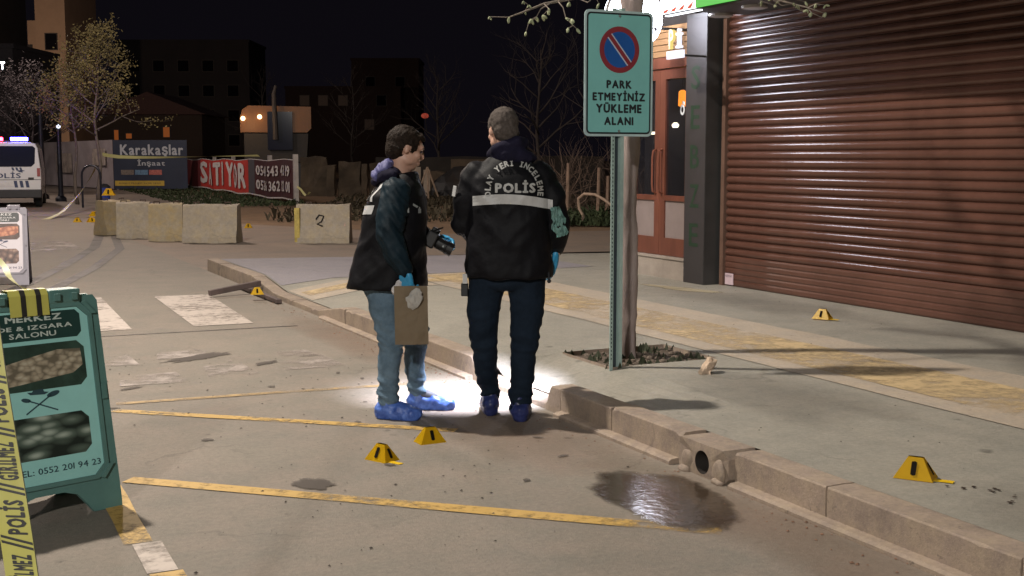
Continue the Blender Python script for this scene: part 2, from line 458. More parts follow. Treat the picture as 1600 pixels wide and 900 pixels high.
PIT = (3.93, 4.76, 6.77, 7.46)
endu = lambda a: 16.4-(a-3.4)*0.245
gsheet('pavement', 3.424, 10.5, -8, 15.5, 0.0, WALK, hole=PIT, edge=endu)
mb = MB(); mb.poly([(3.42, 16.4, .148), (10.5, endu(10.5), .148), (10.5, endu(10.5), -.03), (3.42, 16.4, -.03)])
for a, b_, c, d in ((PIT[0], PIT[2], PIT[1], PIT[2]), (PIT[1], PIT[2], PIT[1], PIT[3]), (PIT[1], PIT[3], PIT[0], PIT[3]), (PIT[0], PIT[3], PIT[0], PIT[2])):
    mb.poly([(a, b_, .149), (c, d, .149), (c, d, .04), (a, b_, .04)])
struct(mb.build('pavement_edge', KERBM))
gsheet('pavement_far_end', 3.44, 7.4, 13.25, 15.5, 0.004, WALKF, edge=endu)
mb = MB()
N_ = 60
for i in range(N_):                         # pale band with slightly wandering edges
    u0, u1 = -6+i*(13.2+6)/N_, -6+(i+1)*(13.2+6)/N_
    e = lambda u, s: 0.035*noise.noise(Vector((u*1.3, s, 0)))
    mb.poly([(4.86+e(u0, 0), u0, .1545), (6.06+e(u0, 5), u0, .1545), (6.06+e(u1, 5), u1, .1545), (4.86+e(u1, 0), u1, .1545)])
struct(mb.build('pavement_pale_band', BAND))
gsheet('pavement_pale_ramp', 3.44, 4.83, 12.0, 12.95, 0.0045, BAND)
mb = MB(); mb.poly([(5.06, -6, .1585), (5.70, -6, .1585), (5.70, 13.1, .1585), (5.06, 13.1, .1585)]); struct(mb.build('tactile_strip', TACT))
gsheet('tactile_ramp_strip', 3.5, 5.08, 12.3, 12.65, 0.0085, TACT)

# kerb of separate stones
kerb = struct(bpy.data.objects.new('kerb', None)); col.objects.link(kerb)
def kerb_top(u): return 0.158-0.118*drop(u)
def stone(u0, u1, seed):
    rnd = random.Random(seed); mb = MB(); n = 22
    g = 0.006; jx = rnd.uniform(-0.006, 0.006); jz = rnd.uniform(-0.004, 0.004)
    rings = []
    for i in range(n+1):
        u = u0+g+(u1-u0-2*g)*i/n; t = kerb_top(u)+jz
        q = 0.004*noise.noise(Vector((u*6, seed, 0)))
        ch = max(0, noise.noise(Vector((u*9, seed*3.1, 4)))-.25)*.05
        prof = [(3.262+jx, -0.02), (3.262+jx+q, max(0.01, t-0.008-ch)), (3.264+jx+q+ch*.5, t-0.004-ch*.6), (3.267+jx+ch, t-0.001), (3.300+jx+ch, t), (3.345, t+.001), (3.407, t-0.001), (3.407, -0.02)]
        rings.append([mb.b.verts.new((a, u, b_)) for a, b_ in prof])
    for i in range(n):
        for k in range(len(rings[0])-1): mb.b.faces.new((rings[i][k], rings[i][k+1], rings[i+1][k+1], rings[i+1][k]))
    mb.b.faces.new(rings[0]); mb.b.faces.new(list(reversed(rings[-1])))
    return mb.build('kerb_stone', KERBM, kerb)
us = [-6, -5, -4, -3, -2, -1, 0, 0.95, 1.9, 2.86, 3.86, 4.50]
for i in range(len(us)-1): stone(us[i], us[i+1], i)
us = [4.93, 5.62, 6.22, 6.85, 7.48, 8.45, 9.42, 10.36, 11.2, 12.1, 12.95, 13.8, 14.8, 15.6, 16.4]
for i in range(len(us)-1): stone(us[i], us[i+1], i+40)
# kerb drain block: a block with an oval hole through its face
def drain_block():
    mb = MB(); x = 3.226; y0, y1, z0, z1 = 4.51, 4.92, -0.01, 0.158; cy, cz, ry, rz = 4.70, 0.070, 0.058, 0.056
    n = 28; out = []; inn = []; dp = []
    for k in range(n):
        a = 2*PI*k/n; c, s_ = math.cos(a), math.sin(a)
        t = min((y1-y0)/2/max(1e-6, abs(c)), (z1-z0)/2/max(1e-6, abs(s_)))
        oy = min(y1, max(y0, (y0+y1)/2+c*t)); oz = min(z1, max(z0, (z0+z1)/2+s_*t))
        out.append(mb.b.verts.new((x+0.012*(abs(c) > .93), oy, oz)))
        inn.append(mb.b.verts.new((x-0.004, cy+ry*c, cz+rz*s_))); dp.append(mb.b.verts.new((x+0.19, cy+ry*.9*c, cz+rz*.9*s_)))
    bk = [mb.b.verts.new((3.405, v.co.y, v.co.z)) for v in out]
    for k in range(n):
        j = (k+1) % n
        mb.b.faces.new((out[k], out[j], inn[j], inn[k])); mb.b.faces.new((out[j], out[k], bk[k], bk[j]))
    for v in dp: mb.b.verts.remove(v)
    pp = MB(); A_ = [pp.b.verts.new((x-.003, cy+ry*.985*math.cos(2*PI*k/n), cz+rz*.985*math.sin(2*PI*k/n))) for k in range(n)]; B_ = [pp.b.verts.new((x+.19, v.co.y, v.co.z)) for v in A_]
    for k in range(n): pp.b.faces.new((A_[k], A_[(k+1) % n], B_[(k+1) % n], B_[k]))
    pp.b.faces.new(B_); pp.build('drain_hole_lining', mat('hole_shade_lining', (.02, .015, .012), .7), kerb)  # dark lining: the hole's shade and wet dirt put into its colour
    o = mb.build('drain_block', KERBM, kerb)
    l = MB(); 
    for s_ in (-1, 1): l.ball((3.226, 4.70+s_*0.13, 0.045), (0.014, 0.050, 0.065), u=12, v=8); l.ball((3.215, 4.70+s_*0.14, 0.006), (0.025, 0.045, 0.020), u=9, v=6)
    for v in l.b.verts: v.co += Vector((1, 1, 1))*.010*noise.noise(v.co*19)
    l.build('mortar_lump', KERBM, kerb, smooth=True)
    return o
drain_block()
mb = MB()
for a, b_ in ((-6, 4.47), (4.96, 6.2), (7.5, 11.0)):
    mb.prism([(3.205, -0.01), (3.205, 0.016), (3.220, 0.026), (3.262, 0.030), (3.262, -0.01)], 'y', a, b_)
mb.build('mortar_strip', KERBM, kerb)

# painted lines, 4 mm above the road
def line(name, pts, width, z, m):
    mb = MB()
    P = [Vector((p[0], p[1], 0)) for p in pts]
    for i in range(len(P)-1):
        t = (P[i+1]-P[i]).normalized(); n_ = Vector((-t.y, t.x, 0))*width/2; k = max(1, int((P[i+1]-P[i]).length/0.3))
        for j in range(k):
            a = P[i].lerp(P[i+1], j/k); b_ = P[i].lerp(P[i+1], (j+1)/k)
            wa = 1+0.12*noise.noise(a*5); wb = 1+0.12*noise.noise(b_*5)
            mb.poly([(a.x-n_.x*wa, a.y-n_.y*wa, z), (a.x+n_.x*wa, a.y+n_.y*wa, z), (b_.x+n_.x*wb, b_.y+n_.y*wb, z), (b_.x-n_.x*wb, b_.y-n_.y*wb, z)])
    return struct(mb.build(name, m))
line('yellow_road_line', [(0.76, 5.80), (2.81, 3.95)], 0.10, 0.004, YEL)
line('yellow_road_line', [(0.91, 7.46), (2.55, 6.10)], 0.085, 0.004, YEL)
line('yellow_road_line', [(0.95, 7.66), (1.95, 7.60), (2.80, 7.52)], 0.07, 0.0045, YELF)
line('yellow_road_line', [(0.66, 6.6), (0.66, 4.80)], 0.11, 0.005, YEL)
line('white_road_line', [(0.69, 4.79), (0.69, 4.42)], 0.11, 0.005, WHT)
line('yellow_road_line', [(0.70, 4.41), (0.72, 2.9)], 0.12, 0.005, YEL)
for i, x in enumerate((1.52, 2.06)):
    pass
sheet('crossing_stripe', [(2.05, 10.97), (2.58, 10.95), (2.69, 13.5), (2.11, 13.55)], 0.004, WHT)
sheet('crossing_stripe', [(0.98, 11.0), (1.52, 11.0), (1.58, 13.7), (1.02, 13.75)], 0.004, WHT)
sheet('crossing_stripe', [(-0.15, 11.0), (0.42, 11.0), (0.47, 13.7), (-0.1, 13.75)], 0.004, WHT)
for (a, b_, c, d) in ((0.95, 9.1, 0.35, .5), (1.45, 9.25, .4, .35), (1.05, 8.25, .45, .4), (1.65, 8.35, .35, .5), (2.2, 8.4, .45, .6), (2.3, 8.95, .3, .3), (1.0, 21, 1.2, 2.5), (1.9, 8.9, .3, .25)):
    sheet('worn_road_patch', [(a, b_), (a+c, b_-.03), (a+c*.95, b_+d), (a+.05, b_+d*.9)], 0.004, WHTF)
SHADOW = worn_paint('painted_shadow', (0.075, 0.064, 0.058), wear=0.02, scale=6, soft=0.35)  # shadows across the road, painted as dark strips
line('shadow_strip', [(3.05, 26.0), (2.4, 21.5), (1.6, 18.0), (0.95, 15.5), (0.3, 13.6)], 0.17, 0.003, SHADOW)
line('shadow_strip', [(3.15, 24.8), (2.75, 21.0), (1.95, 17.5), (1.3, 15.2), (0.9, 13.8)], 0.15, 0.0035, SHADOW)

line('road_seam', [(-1.5, 10.72), (0.6, 10.70), (2.9, 10.62)], 0.035, 0.0035, worn_paint('dark_seam', (0.085, 0.07, 0.06), wear=0.18, scale=9, soft=0.3))
# stains on the ground
def blob(name, cx, cy, rx, ry, z, m, seed, n=48, rot=0, irr=0.25, kind='structure'):
    mb = MB(); ly = {}
    rings = [0.0, 0.45, 0.75, 1.0]; vs = []; val = []
    for r in rings:
        if r == 0:
            vs.append([mb.b.verts.new((cx, cy, z))]); val.append(1.0); continue
        ring = []
        for k in range(n):
            a = 2*PI*k/n
            q = 1+irr*noise.noise(Vector((math.cos(a)*1.6+seed, math.sin(a)*1.6, seed*.7)))+irr*.4*noise.noise(Vector((math.cos(a)*5+seed, math.sin(a)*5, 3)))
            x, y = rx*r*q*math.cos(a), ry*r*q*math.sin(a)
            ring.append(mb.b.verts.new((cx+x*math.cos(rot)-y*math.sin(rot), cy+x*math.sin(rot)+y*math.cos(rot), z)))
        vs.append(ring); val.append({0.45: 1.0, 0.75: 0.7, 1.0: 0.0}[r])
    for k in range(n):
        j = (k+1) % n
        mb.b.faces.new((vs[0][0], vs[1][k], vs[1][j]))
        for i in (1, 2): mb.b.faces.new((vs[i][k], vs[i+1][k], vs[i+1][j], vs[i][j]))
    me = mb.mesh(name)
    at = me.attributes.new('rim', 'FLOAT', 'POINT')
    vals = [1.0]+[0.8]*n+[0.45]*n+[0.0]*n if m.name in ('red_dust', 'damp_stain') else [1.0]+[1.0]*n+[0.7]*n+[0.0]*n
    for i, v in enumerate(vals): at.data[i].value = v
    me.materials.append(m)
    return tag(link(name, me), kind=kind)
WATER = stain_mat('wet_concrete', (0.060, 0.042, 0.030), spec=0.26, rough=0.12, thr=0.12, dens=0.94, scale=9, bump=0.13, hi=0.30)
OIL = stain_mat('oil_stain', (0.07, 0.055, 0.045), thr=0.2, dens=0.75, scale=14)
DUSTY = stain_mat('red_dust', (0.235, 0.125, 0.072), thr=0.55, dens=0.30, scale=2.6, hi=0.75)
DARKST = stain_mat('damp_stain', (0.11, 0.092, 0.078), thr=0.5, dens=0.30, scale=3.5, hi=0.7)
PALE = stain_mat('spilt_plaster', (0.42, 0.36, 0.24), thr=0.25, dens=0.7, scale=6)
BLOOD = stain_mat('dark_drops', (0.03, 0.018, 0.014), thr=0.1, dens=0.95, scale=20, rough=0.35)
blob('puddle', 2.86, 4.47, 0.31, 0.60, 0.006, WATER, 3, rot=-0.12, irr=0.16)
blob('oil_stain', 1.52, 5.36, 0.085, 0.13, 0.006, OIL, 4, rot=0.4, irr=.5)
rnd = random.Random(17)
for k in range(14):
    blob('oil_stain', rnd.uniform(.8, 3.0), rnd.uniform(3.7, 8.8), rnd.uniform(.012, .035), rnd.uniform(.015, .05), 0.0055+k*.00002, OIL, 60+k, n=20, rot=rnd.uniform(0, 3), irr=.5)
blob('oil_stain', 1.75, 9.25, 0.10, 0.42, 0.006, OIL, 9, rot=-1.05, irr=.7)
blob('oil_stain', 2.15, 8.75, 0.06, 0.12, 0.006, OIL, 10, rot=-1.0, irr=.6)
blob('oil_stain', 1.10, 8.15, 0.04, 0.10, 0.006, OIL, 14, rot=-1.0, irr=.6)
blob('red_dust', 3.0, 3.9, 0.30, 1.4, 0.0035, DUSTY, 5)
blob('red_dust', 2.85, 5.9, 0.42, 1.0, 0.0035, DUSTY, 6)
blob('red_dust', 3.05, 9.6, 0.3, 1.7, 0.0035, DUSTY, 7)
blob('damp_stain', 3.9, 2.9, 0.5, 0.8, 0.1535, DARKST, 11)
blob('damp_stain', 4.3, 5.5, 0.5, 0.9, 0.1535, DARKST, 12)
blob('damp_stain', 6.9, 9.3, 0.5, 1.6, 0.1535, DARKST, 13)
blob('spilt_plaster', 6.95, 10.55, 0.16, 0.62, 0.1545, PALE, 15, rot=0.25, irr=.5)
rnd = random.Random(3)
for k in range(13):                          # dark drops trailing from the marker
    t = k/12; pw = 3.74+0.20*t+rnd.uniform(-.03, .03); pu = 3.66-0.23*t+rnd.uniform(-.03, .03)
    if k > 8: pw -= (k-8)*0.045; pu -= 0.02*(k-8)
    blob('dark_drop', pw, pu, rnd.uniform(.006, .014), rnd.uniform(.006, .014), 0.1555, BLOOD, k+30, n=14)
# litter of fine grit, twigs and crumbs on road and pavement: too many to count
GRIT = mat('dark_grit', (0.05, 0.04, 0.033), 0.9, var=0.5, scale=3)
def grit(name, n, area, z, smin, smax, m, seed):
    rnd = random.Random(seed); mb = MB()
    for _ in range(n):
        x = rnd.uniform(area[0], area[1]); y = rnd.uniform(area[2], area[3])
        if noise.noise(Vector((x*.7, y*.7, seed))) < rnd.uniform(-.5, .35): continue
        s = smin+(smax-smin)*rnd.random()**3; a = rnd.uniform(0, PI); h = s*rnd.uniform(.25, .6); e = rnd.uniform(.5, 1)
        pts = [(x+s*math.cos(a+q*PI/2)*(e if q % 2 else 1), y+s*math.sin(a+q*PI/2)*(e if q % 2 else 1)) for q in range(4)]
        zz = z if not callable(z) else z(x, y)
        V = [(p[0], p[1], zz) for p in pts]+[(x+s*.2, y, zz+h)]
        mb.raw(V, [(0, 1, 4), (1, 2, 4), (2, 3, 4), (3, 0, 4)])
    return tag(mb.build(name, m), name_label[name], 'grit', kind='stuff')
name_label = {'road_grit': 'dark grit and leaf crumbs scattered over the road', 'pavement_grit': 'dark crumbs scattered over the pavement',
              'gutter_grit': 'reddish crumbs gathered in the gutter along the kerb'}
grit('road_grit', 1000, (0.4, 3.1, 3.3, 9.5), 0.004, 0.002, 0.010, GRIT, 1)
grit('pavement_grit', 500, (3.5, 7.4, 2.5, 12), lambda x, y: zs(x, y)+.004, 0.002, 0.009, GRIT, 2)
grit('gutter_grit', 900, (3.02, 3.21, 1.5, 12.5), 0.003, 0.003, 0.013, mat('red_grit', (0.20, 0.11, 0.07), 0.9, var=.5, scale=5), 4)

# tree pit: soil, stones and weeds
SOIL = mat('pit_soil', (0.085, 0.062, 0.045), 0.95, var=0.5, scale=20, bump=0.8)
mb = MB(); n = 16
V = [[mb.b.verts.new((PIT[0]+(PIT[1]-PIT[0])*i/n, PIT[2]+(PIT[3]-PIT[2])*j/n, 0.115+0.035*noise.noise(Vector((i*.6, j*.6, 2))))) for j in range(n+1)] for i in range(n+1)]
for i in range(n):
    for j in range(n): mb.b.faces.new((V[i][j], V[i+1][j], V[i+1][j+1], V[i][j+1]))
struct(mb.build('pit_soil', SOIL, smooth=True))
mb = MB(); rnd = random.Random(5)
for _ in range(150):
    x = rnd.uniform(PIT[0], PIT[1]); y = rnd.uniform(PIT[2], PIT[3]); s = rnd.uniform(.008, .03)
    mb.ball((x, y, .115+s*.3), (s, s*rnd.uniform(.6, 1), s*.6), u=6, v=4)
tag(mb.build('pit_rubble', mat('pit_stone', (0.13, 0.10, 0.078), 0.95, var=.5, scale=9)), 'small stones and clods in the square tree pit', 'rubble', kind='stuff')
mb = MB()
for _ in range(260):
    x = rnd.uniform(PIT[0], PIT[1]); y = rnd.uniform(PIT[2], PIT[3])
    if noise.noise(Vector((x*6, y*6, 9))) < 0.02: continue
    a = rnd.uniform(0, 2*PI); l = rnd.uniform(.02, .07); d = Vector((math.cos(a), math.sin(a), 0))
    b0 = Vector((x, y, .12)); s_ = Vector((-d.y, d.x, 0))*.006
    mb.raw([b0-s_, b0+s_, b0+d*l*.5+Vector((0, 0, l*.9)), b0+d*l], [(0, 1, 2), (1, 3, 2)])
tag(mb.build('pit_weeds', mat('weed_green', (0.045, 0.052, 0.028), 0.8, var=.4, scale=9)), 'low green weeds in the square tree pit', 'weeds', kind='stuff')

# ================================================================== SHOP BUILDING
WX = 7.60                                    # plane of the shutter
DARKW = mat('dark_render', (0.045, 0.040, 0.040), 0.85, scale=3, var=.3)
BLKM = mat('anthracite_metal', (0.040, 0.040, 0.040), 0.45, scale=3, var=.2)
GREYP = mat('grey_metal_panel', (0.036, 0.032, 0.033), 0.5, scale=2, var=.15)
BROWN = mat('brown_shutter', (0.094, 0.043, 0.031), 0.20, scale=1.3, var=.22, spec=0.45, bump=.09, bscale=40)
BROWNR = mat('brown_rail', (0.13, 0.075, 0.055), 0.5)
WOOD = mat('door_wood', (0.150, 0.052, 0.032), 0.35, scale=5, var=.3, mapping=(1, 1, .2))
shop = thing('shop_building', 'dark fronted shop building with a brown roller shutter and wooden doors', 'building', (7.6, 7.0, 0))
def sb(mb, name, m, parent=shop, **k):
    o = mb.build(name, m, parent, **k)
    o.matrix_parent_inverse = Matrix.Translation(-shop.location) if parent is shop else Matrix.Identity(4)
    return o
mb = MB()
mb.box((7.78, -6, 0), (8.0, 10.70, 7.5)); mb.box((7.70, 10.72, 2.98), (7.98, 12.72, 7.5)); mb.box((7.80, 12.50, 0), (14, 12.70, 7.5))
mb.box((9.6, 10.7, 0), (9.75, 12.5, 3.3)); mb.box((8.01, 10.55, 0.1), (9.6, 10.69, 3.3)); mb.box((8.0, 10.7, 2.98), (9.6, 12.48, 3.1))
sb(mb, 'wall', DARKW)
# pillar with green letters
pil = sb(MB().box((7.385, 10.80, 0.149), (7.62, 11.19, 3.02)), 'pillar', BLKM)
pm = MB().box((7.381, 10.805, 0.155), (7.386, 11.185, 2.98)); po = pm.build('front_panel', GREYP, pil)
for i, ch in enumerate('SEBZE'):
    z = 2.36-i*0.42
    t = MB(); put_text(t, ch, lambda a, b_: (7.3795, 11.0-a, b_), -0.085, 0.085, z-0.13, z+0.12, bold=0.015)
    lo = t.build('letter', mat('green_letter', (0.012, 0.036, 0.017), 0.5), pil)
for ch in pil.children: ch.matrix_parent_inverse = Matrix.Identity(4)
# canopy over the shop front
can = MB()
can.hexa([(6.62, 10.42, 2.955), (7.70, 10.42, 2.955), (7.70, -6, 2.955), (5.0, -6, 2.955), (6.62, 10.42, 3.06), (7.70, 10.42, 3.06), (7.70, -6, 3.06), (5.0, -6, 3.06)])
cano = sb(can, 'canopy', mat('canopy_soffit', (0.06, 0.055, 0.055), 0.6))
DL = mat('downlight_glass', (0.45, 0.43, 0.42), 0.35)
for (cx, cy) in ((7.30, 10.45), (7.20, 9.75), (7.20, 8.9)):
    mb = MB(); mb.lathe([(0.0, 2.925), (0.10, 2.925), (0.125, 2.932), (0.125, 2.954)], (cx, cy, 0), 28); mb.build('downlight', DL, cano)
# lit fascia box: white end, green run
WHL = emis('white_sign_light', (0.93, 0.95, 1.0), 3.0)
GRL = emis('green_sign_light', (0.10, 0.62, 0.08), 0.9)
fas = sb(MB().box((6.52, -3, 2.885), (6.60, 10.33, 3.45)), 'fascia_frame', BLKM)
MB().box((6.50, 9.72, 2.895), (6.519, 10.32, 3.44)).build('sign_panel', WHL, fas)
MB().box((6.50, -3, 2.895), (6.519, 9.715, 3.44)).build('sign_panel', GRL, fas)
MB().box((6.54, 9.72, 2.875), (6.585, 10.30, 2.884)).build('led_strip', WHL, fas)
mb = MB()
put_text(mb, 'SEBZE MEYVE', lambda a, b_: (6.4985, 9.6-a, b_), 0.0, 4.2, 2.96, 3.34, bold=.02)
mb.build('lettering', mat('sign_ink', (0.03, 0.10, 0.03), 0.5), fas)
mb = MB()
for k in range(4): mb.poly([(6.4985, 10.28-k*.14, 2.90), (6.4985, 10.20-k*.14, 2.90), (6.4985, 10.16-k*.14, 2.935+.01*k), (6.4985, 10.25-k*.14, 2.925)])
mb.build('emblem', mat('emblem_red', (0.5, 0.08, 0.04), .5), fas)
# roller shutter: rails, curved slats one by one, ribbed bottom rail
sh = sb(MB().box((7.625, 2.2, 2.90), (7.70, 10.70, 2.953)), 'roller_shutter', BROWNR)
MB().box((7.555, 10.70, 0.152), (7.66, 10.76, 2.95)).build('guide_rail', BROWNR, sh); MB().box((7.556, 2.2, 0.152), (7.66, 2.26, 2.95)).build('guide_rail', BROWNR, sh)
pitch = 0.085; n = 9; prof = []
for k in range(n+1):
    t = k/n; prof.append((WX+.006-0.024*math.sin(PI*t)**0.75, t*(pitch-0.010)))
prof.append((WX+0.014, pitch-0.008)); prof.append((WX+0.014, pitch-.001)); prof.append((WX+.006, pitch))
mb = MB(); A = [mb.b.verts.new((p[0]-WX, 2.27, p[1])) for p in prof]; B = [mb.b.verts.new((p[0]-WX, 10.695, p[1])) for p in prof]
for k in range(len(prof)-1): mb.b.faces.new((A[k], A[k+1], B[k+1], B[k]))
me = mb.mesh('slat', True)
me.materials.append(BROWN)
z = 0.47; k = 0
while z < 3.0:
    link('slat', me, sh, (WX+random.uniform(-.0015, .0015), 0, z)); z += pitch; k += 1
prof = [(0.0, .152)]
for k in range(5):
    z0 = .156+k*.062
    prof += [(-.006, z0), (-.014, z0+.014), (-.014, z0+.046), (-.006, z0+.060)]
prof += [(0.0, .470)]
mb = MB(); A = [mb.b.verts.new((WX+p[0], 2.27, p[1])) for p in prof]; B = [mb.b.verts.new((WX+p[0], 10.695, p[1])) for p in prof]
for k in range(len(prof)-1): mb.b.faces.new((A[k], A[k+1], B[k+1], B[k]))
mb.build('bottom_rail', BROWN, sh)
st = MB().box((WX-.022, 10.54, .165), (WX-.016, 10.685, .285)).build('sticker', mat('sticker_paper', (0.55, 0.42, 0.46), .6), sh)
mb = MB(); put_text(mb, 'KEPENK', lambda a, b_: (WX-.0235, 10.675-a, b_), 0, .12, .245, .268); mb.build('lettering', mat('ink_grey', (.2, .16, .2), .6), st)
# doors of the next unit: plinth, frame, two leaves, transom
PLI = mat('pale_stone', (0.34, 0.29, 0.25), .7, scale=5, bump=.2)
sb(MB().box((7.43, 11.195, 0.149), (7.75, 12.70, 0.37)).box((7.415, 11.196, 0.37), (7.76, 12.72, 0.395)), 'plinth', PLI)
mb = MB(); mb.box((7.46, 11.20, 2.50), (7.56, 12.70, 2.62)); mb.box((7.46, 12.52, .397), (7.56, 12.70, 2.498)); mb.box((7.46, 11.2, .397), (7.56, 11.235, 2.498))
sb(mb, 'door_frame', WOOD)
mb = MB()
for k in range(5): mb.box((7.47+.004*(k % 2), 11.20, 2.63+k*.068), (7.54, 12.70, 2.63+k*.068+.060))
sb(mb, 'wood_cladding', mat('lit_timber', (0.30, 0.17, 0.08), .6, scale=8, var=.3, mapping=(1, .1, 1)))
GL = mat('door_glass', (0.02, 0.02, 0.025), 0.06, var=0, alpha=0.35, spec=.7)
PAN = mat('reflecting_panel', (0.26, 0.21, 0.20), .3, scale=2)  # greyish pink of the reflection put into the panel colour
def leaf(y0, y1, hy):
    mb = MB(); x0, x1 = 7.485, 7.535; t = .105
    mb.box((x0, y0, .40), (x1, y0+t, 2.49)); mb.box((x0, y1-t, .40), (x1, y1, 2.49))
    mb.box((x0, y0+t, .40), (x1, y1-t, .60)); mb.box((x0, y0+t, 1.02), (x1, y1-t, 1.08)); mb.box((x0, y0+t, 2.38), (x1, y1-t, 2.49))
    l = sb(mb, 'door_leaf', WOOD)
    MB().box((7.505, y0+t, .60), (7.520, y1-t, 1.02)).build('lower_panel', PAN, l)
    MB().box((7.508, y0+t, 1.08), (7.514, y1-t, 2.38)).build('glass', GL, l)
    h = MB(); h.tube([(7.484, hy, 1.10), (7.44, hy, 1.12), (7.43, hy, 1.2), (7.43, hy, 1.5), (7.44, hy, 1.58), (7.484, hy, 1.60)], .013, 8)
    h.build('handle', WOOD, l)
leaf(11.24, 11.86, 11.80); leaf(11.865, 12.515, 11.93)
for c_ in shop.children: c_.matrix_parent_inverse = Matrix.Translation(-shop.location)
# things seen through the glass
t = thing('pendant_lamp', 'small orange pendant lamp glowing behind the door glass', 'lamp', (7.95, 12.12, 2.10))
MB().lathe([(0.035, 0), (0.05, .01), (0.045, .17), (0.02, .19)], seg=16).build('shade', emis('orange_glow', (1.0, 0.30, 0.03), 3.0), t)
MB().tube([(0, 0, .19), (0, 0, .9)], .004, 5).build('cord', BLKM, t)
tag(MB().lathe([(0, 0), (.03, 0), (.045, .03), (.02, .06), (0, .06)], (8.0, 12.34, 1.86), 12).build('bar_light', emis('warm_bulb', (1, .85, .6), 6)), 'small warm light behind the right hand door glass', 'lamp')
tag(MB().box((7.75, 12.30, 1.78), (7.78, 12.49, 1.81)).build('shelf_light', emis('warm_bulb', (1, .85, .6), 6)), 'small strip of light deep inside the doorway', 'lamp')
mb = MB(); mb.box((9.2, 10.75, .1), (9.5, 12.4, .9)); mb.box((9.35, 10.8, .95), (9.5, 12.4, 1.0)); mb.box((9.35, 10.8, 1.3), (9.5, 12.4, 1.35))
tag(mb.build('counter', mat('counter_grey', (.25, .24, .23), .5)), 'grey counter with shelves inside the doorway', 'counter')
# white cup emblem on the glass
mb = MB()
N2 = 22; cy, cz = 11.44, 2.03
for k in range(N2):
    a0, a1 = 2*PI*k/N2, 2*PI*(k+1)/N2
    mb.poly([(7.5055, cy+.045*math.cos(a0), cz+.06*math.sin(a0)), (7.5055, cy+.045*math.cos(a1), cz+.06*math.sin(a1)), (7.5055, cy+.022*math.cos(a1), cz+.032*math.sin(a1)), (7.5055, cy+.022*math.cos(a0), cz+.032*math.sin(a0))])
mb.poly([(7.5055, cy-.05, cz+.05), (7.5055, cy+.01, cz+.07), (7.5055, cy+.0, cz+.10), (7.5055, cy-.045, cz+.085)])
tag(mb.build('glass_emblem', mat('white_decal', (.7, .72, .75), .5)), 'white ring emblem stuck on the door glass', 'emblem')
# round lit blade sign, square to the wall
t = thing('round_sign', 'round white glowing sign hung square to the wall beside the doors', 'sign', (6.80, 11.33, 2.985))
R = Matrix.Rotation(PI/2, 4, 'X')
MB().lathe([(0, .075), (.315, .075), (.325, .06), (.325, -.06), (.315, -.075), (0, -.075)], seg=40, M=R).build('lightbox', emis('disc_light', (0.84, 0.86, 1.0), 28.0), t, smooth=False)
MB().lathe([(.3255, .03), (.335, .03), (.335, -.03), (.3255, -.03)], seg=40, M=R).build('rim', BLKM, t)
MB().tube([(.33, 0, .1), (.90, 0, .1)], .015).tube([(.33, 0, -.1), (.90, 0, -.1)], .015).build('bracket', BLKM, t)
mb = MB()
P = []
for k in range(10):
    a = PI/2+2*PI*k/10; r = .05 if k % 2 == 0 else .02; P.append((.23+r*math.cos(a), -.0765, -.12+r*math.sin(a)))
mb.poly(P); mb.build('emblem', mat('emblem_grey', (.25, .25, .3), .5), t)
# glowing letters by the canopy end
t = thing('letter_sign', 'small glowing yellow and white letters under the canopy end', 'sign', (6.95, 10.75, 2.62))
for i, (ch, e) in enumerate((('P', emis('yellow_letter_light', (1, .78, .22), .9)), ('İ', emis('white_letter_light', (.9, .9, 1), 1.1)))):
    V, Fc, _ = text_geo(ch, .03)
    b_ = MB(); y = .12-i*.13; 
    b_.raw([(0, y-v[0]*.085, v[1]*.20) for v in V], Fc)
    r = bmesh.ops.extrude_face_region(b_.b, geom=list(b_.b.faces)); bmesh.ops.translate(b_.b, vec=(.04, 0, 0), verts=[x for x in r['geom'] if isinstance(x, bmesh.types.BMVert)])
    b_.build('letter', e, t)
MB().box((0, -.14, -.10), (.03, .16, -.02)).build('plate', emis('white_letter_light', (.9, .9, 1), 1.1), t)
MB().tube([(.02, 0, -.06), (.55, .1, -.06)], .012).build('bracket', BLKM, t)
lamp('shop_interior_light', (8.6, 11.9, 2.7), 16, (1, .85, .65), .1)

# ================================================================== NO PARKING SIGN
TEAL = mat('teal_sign_face', (0.20, 0.49, 0.475), 0.42, scale=3, var=.07, spec=.4)
TEALP = mat('teal_lit_post', (0.33, 0.44, 0.41), 0.4, scale=6, var=.2, metal=.1)  # galvanised post; the teal light on it is mixed into its colour
INK = mat('black_ink', (0.012, 0.014, 0.018), 0.55, var=0)
sg = thing('parking_sign', 'tall teal no parking sign on a perforated metal post beside the pavement tree', 'road sign', tuple(cf(0.663, 7.83, 0.10)), 0.0)
post = MB()
# perforated U-channel: web and two flanges, holes laid on as dark slots
post.box((-.014, .006, 0), (.014, .012, 2.34)); 
for s_ in (-1, 1):
    post.hexa([(s_*.014, .006, 0), (s_*.020, -.022, 0), (s_*.024, -.022, 0), (s_*.018, .006, 0), (s_*.014, .006, 2.34), (s_*.020, -.022, 2.34), (s_*.024, -.022, 2.34), (s_*.018, .006, 2.34)])
    post.box((min(s_*.022, s_*.046), -.026, 0), (max(s_*.022, s_*.046), -.021, 2.34))
po = post.build('post', TEALP, sg)
hl = MB()
for k in range(84): hl.box((-.037, -.0275, .10+k*.026), (-.031, -.0262, .112+k*.026))
tag(hl.build('post_hole_dark_slot', INK, sg), kind='stuff')
MB().box((-.012, -.006, .02), (.012, .0055, 2.3)).build('groove_shade_fill', mat('post_shadow_metal', (.045, .06, .075), .5, metal=.4), sg)  # dark strip fills the channel, its shade put into the colour
SW, SH = 0.500, 0.785; zc = 1.93
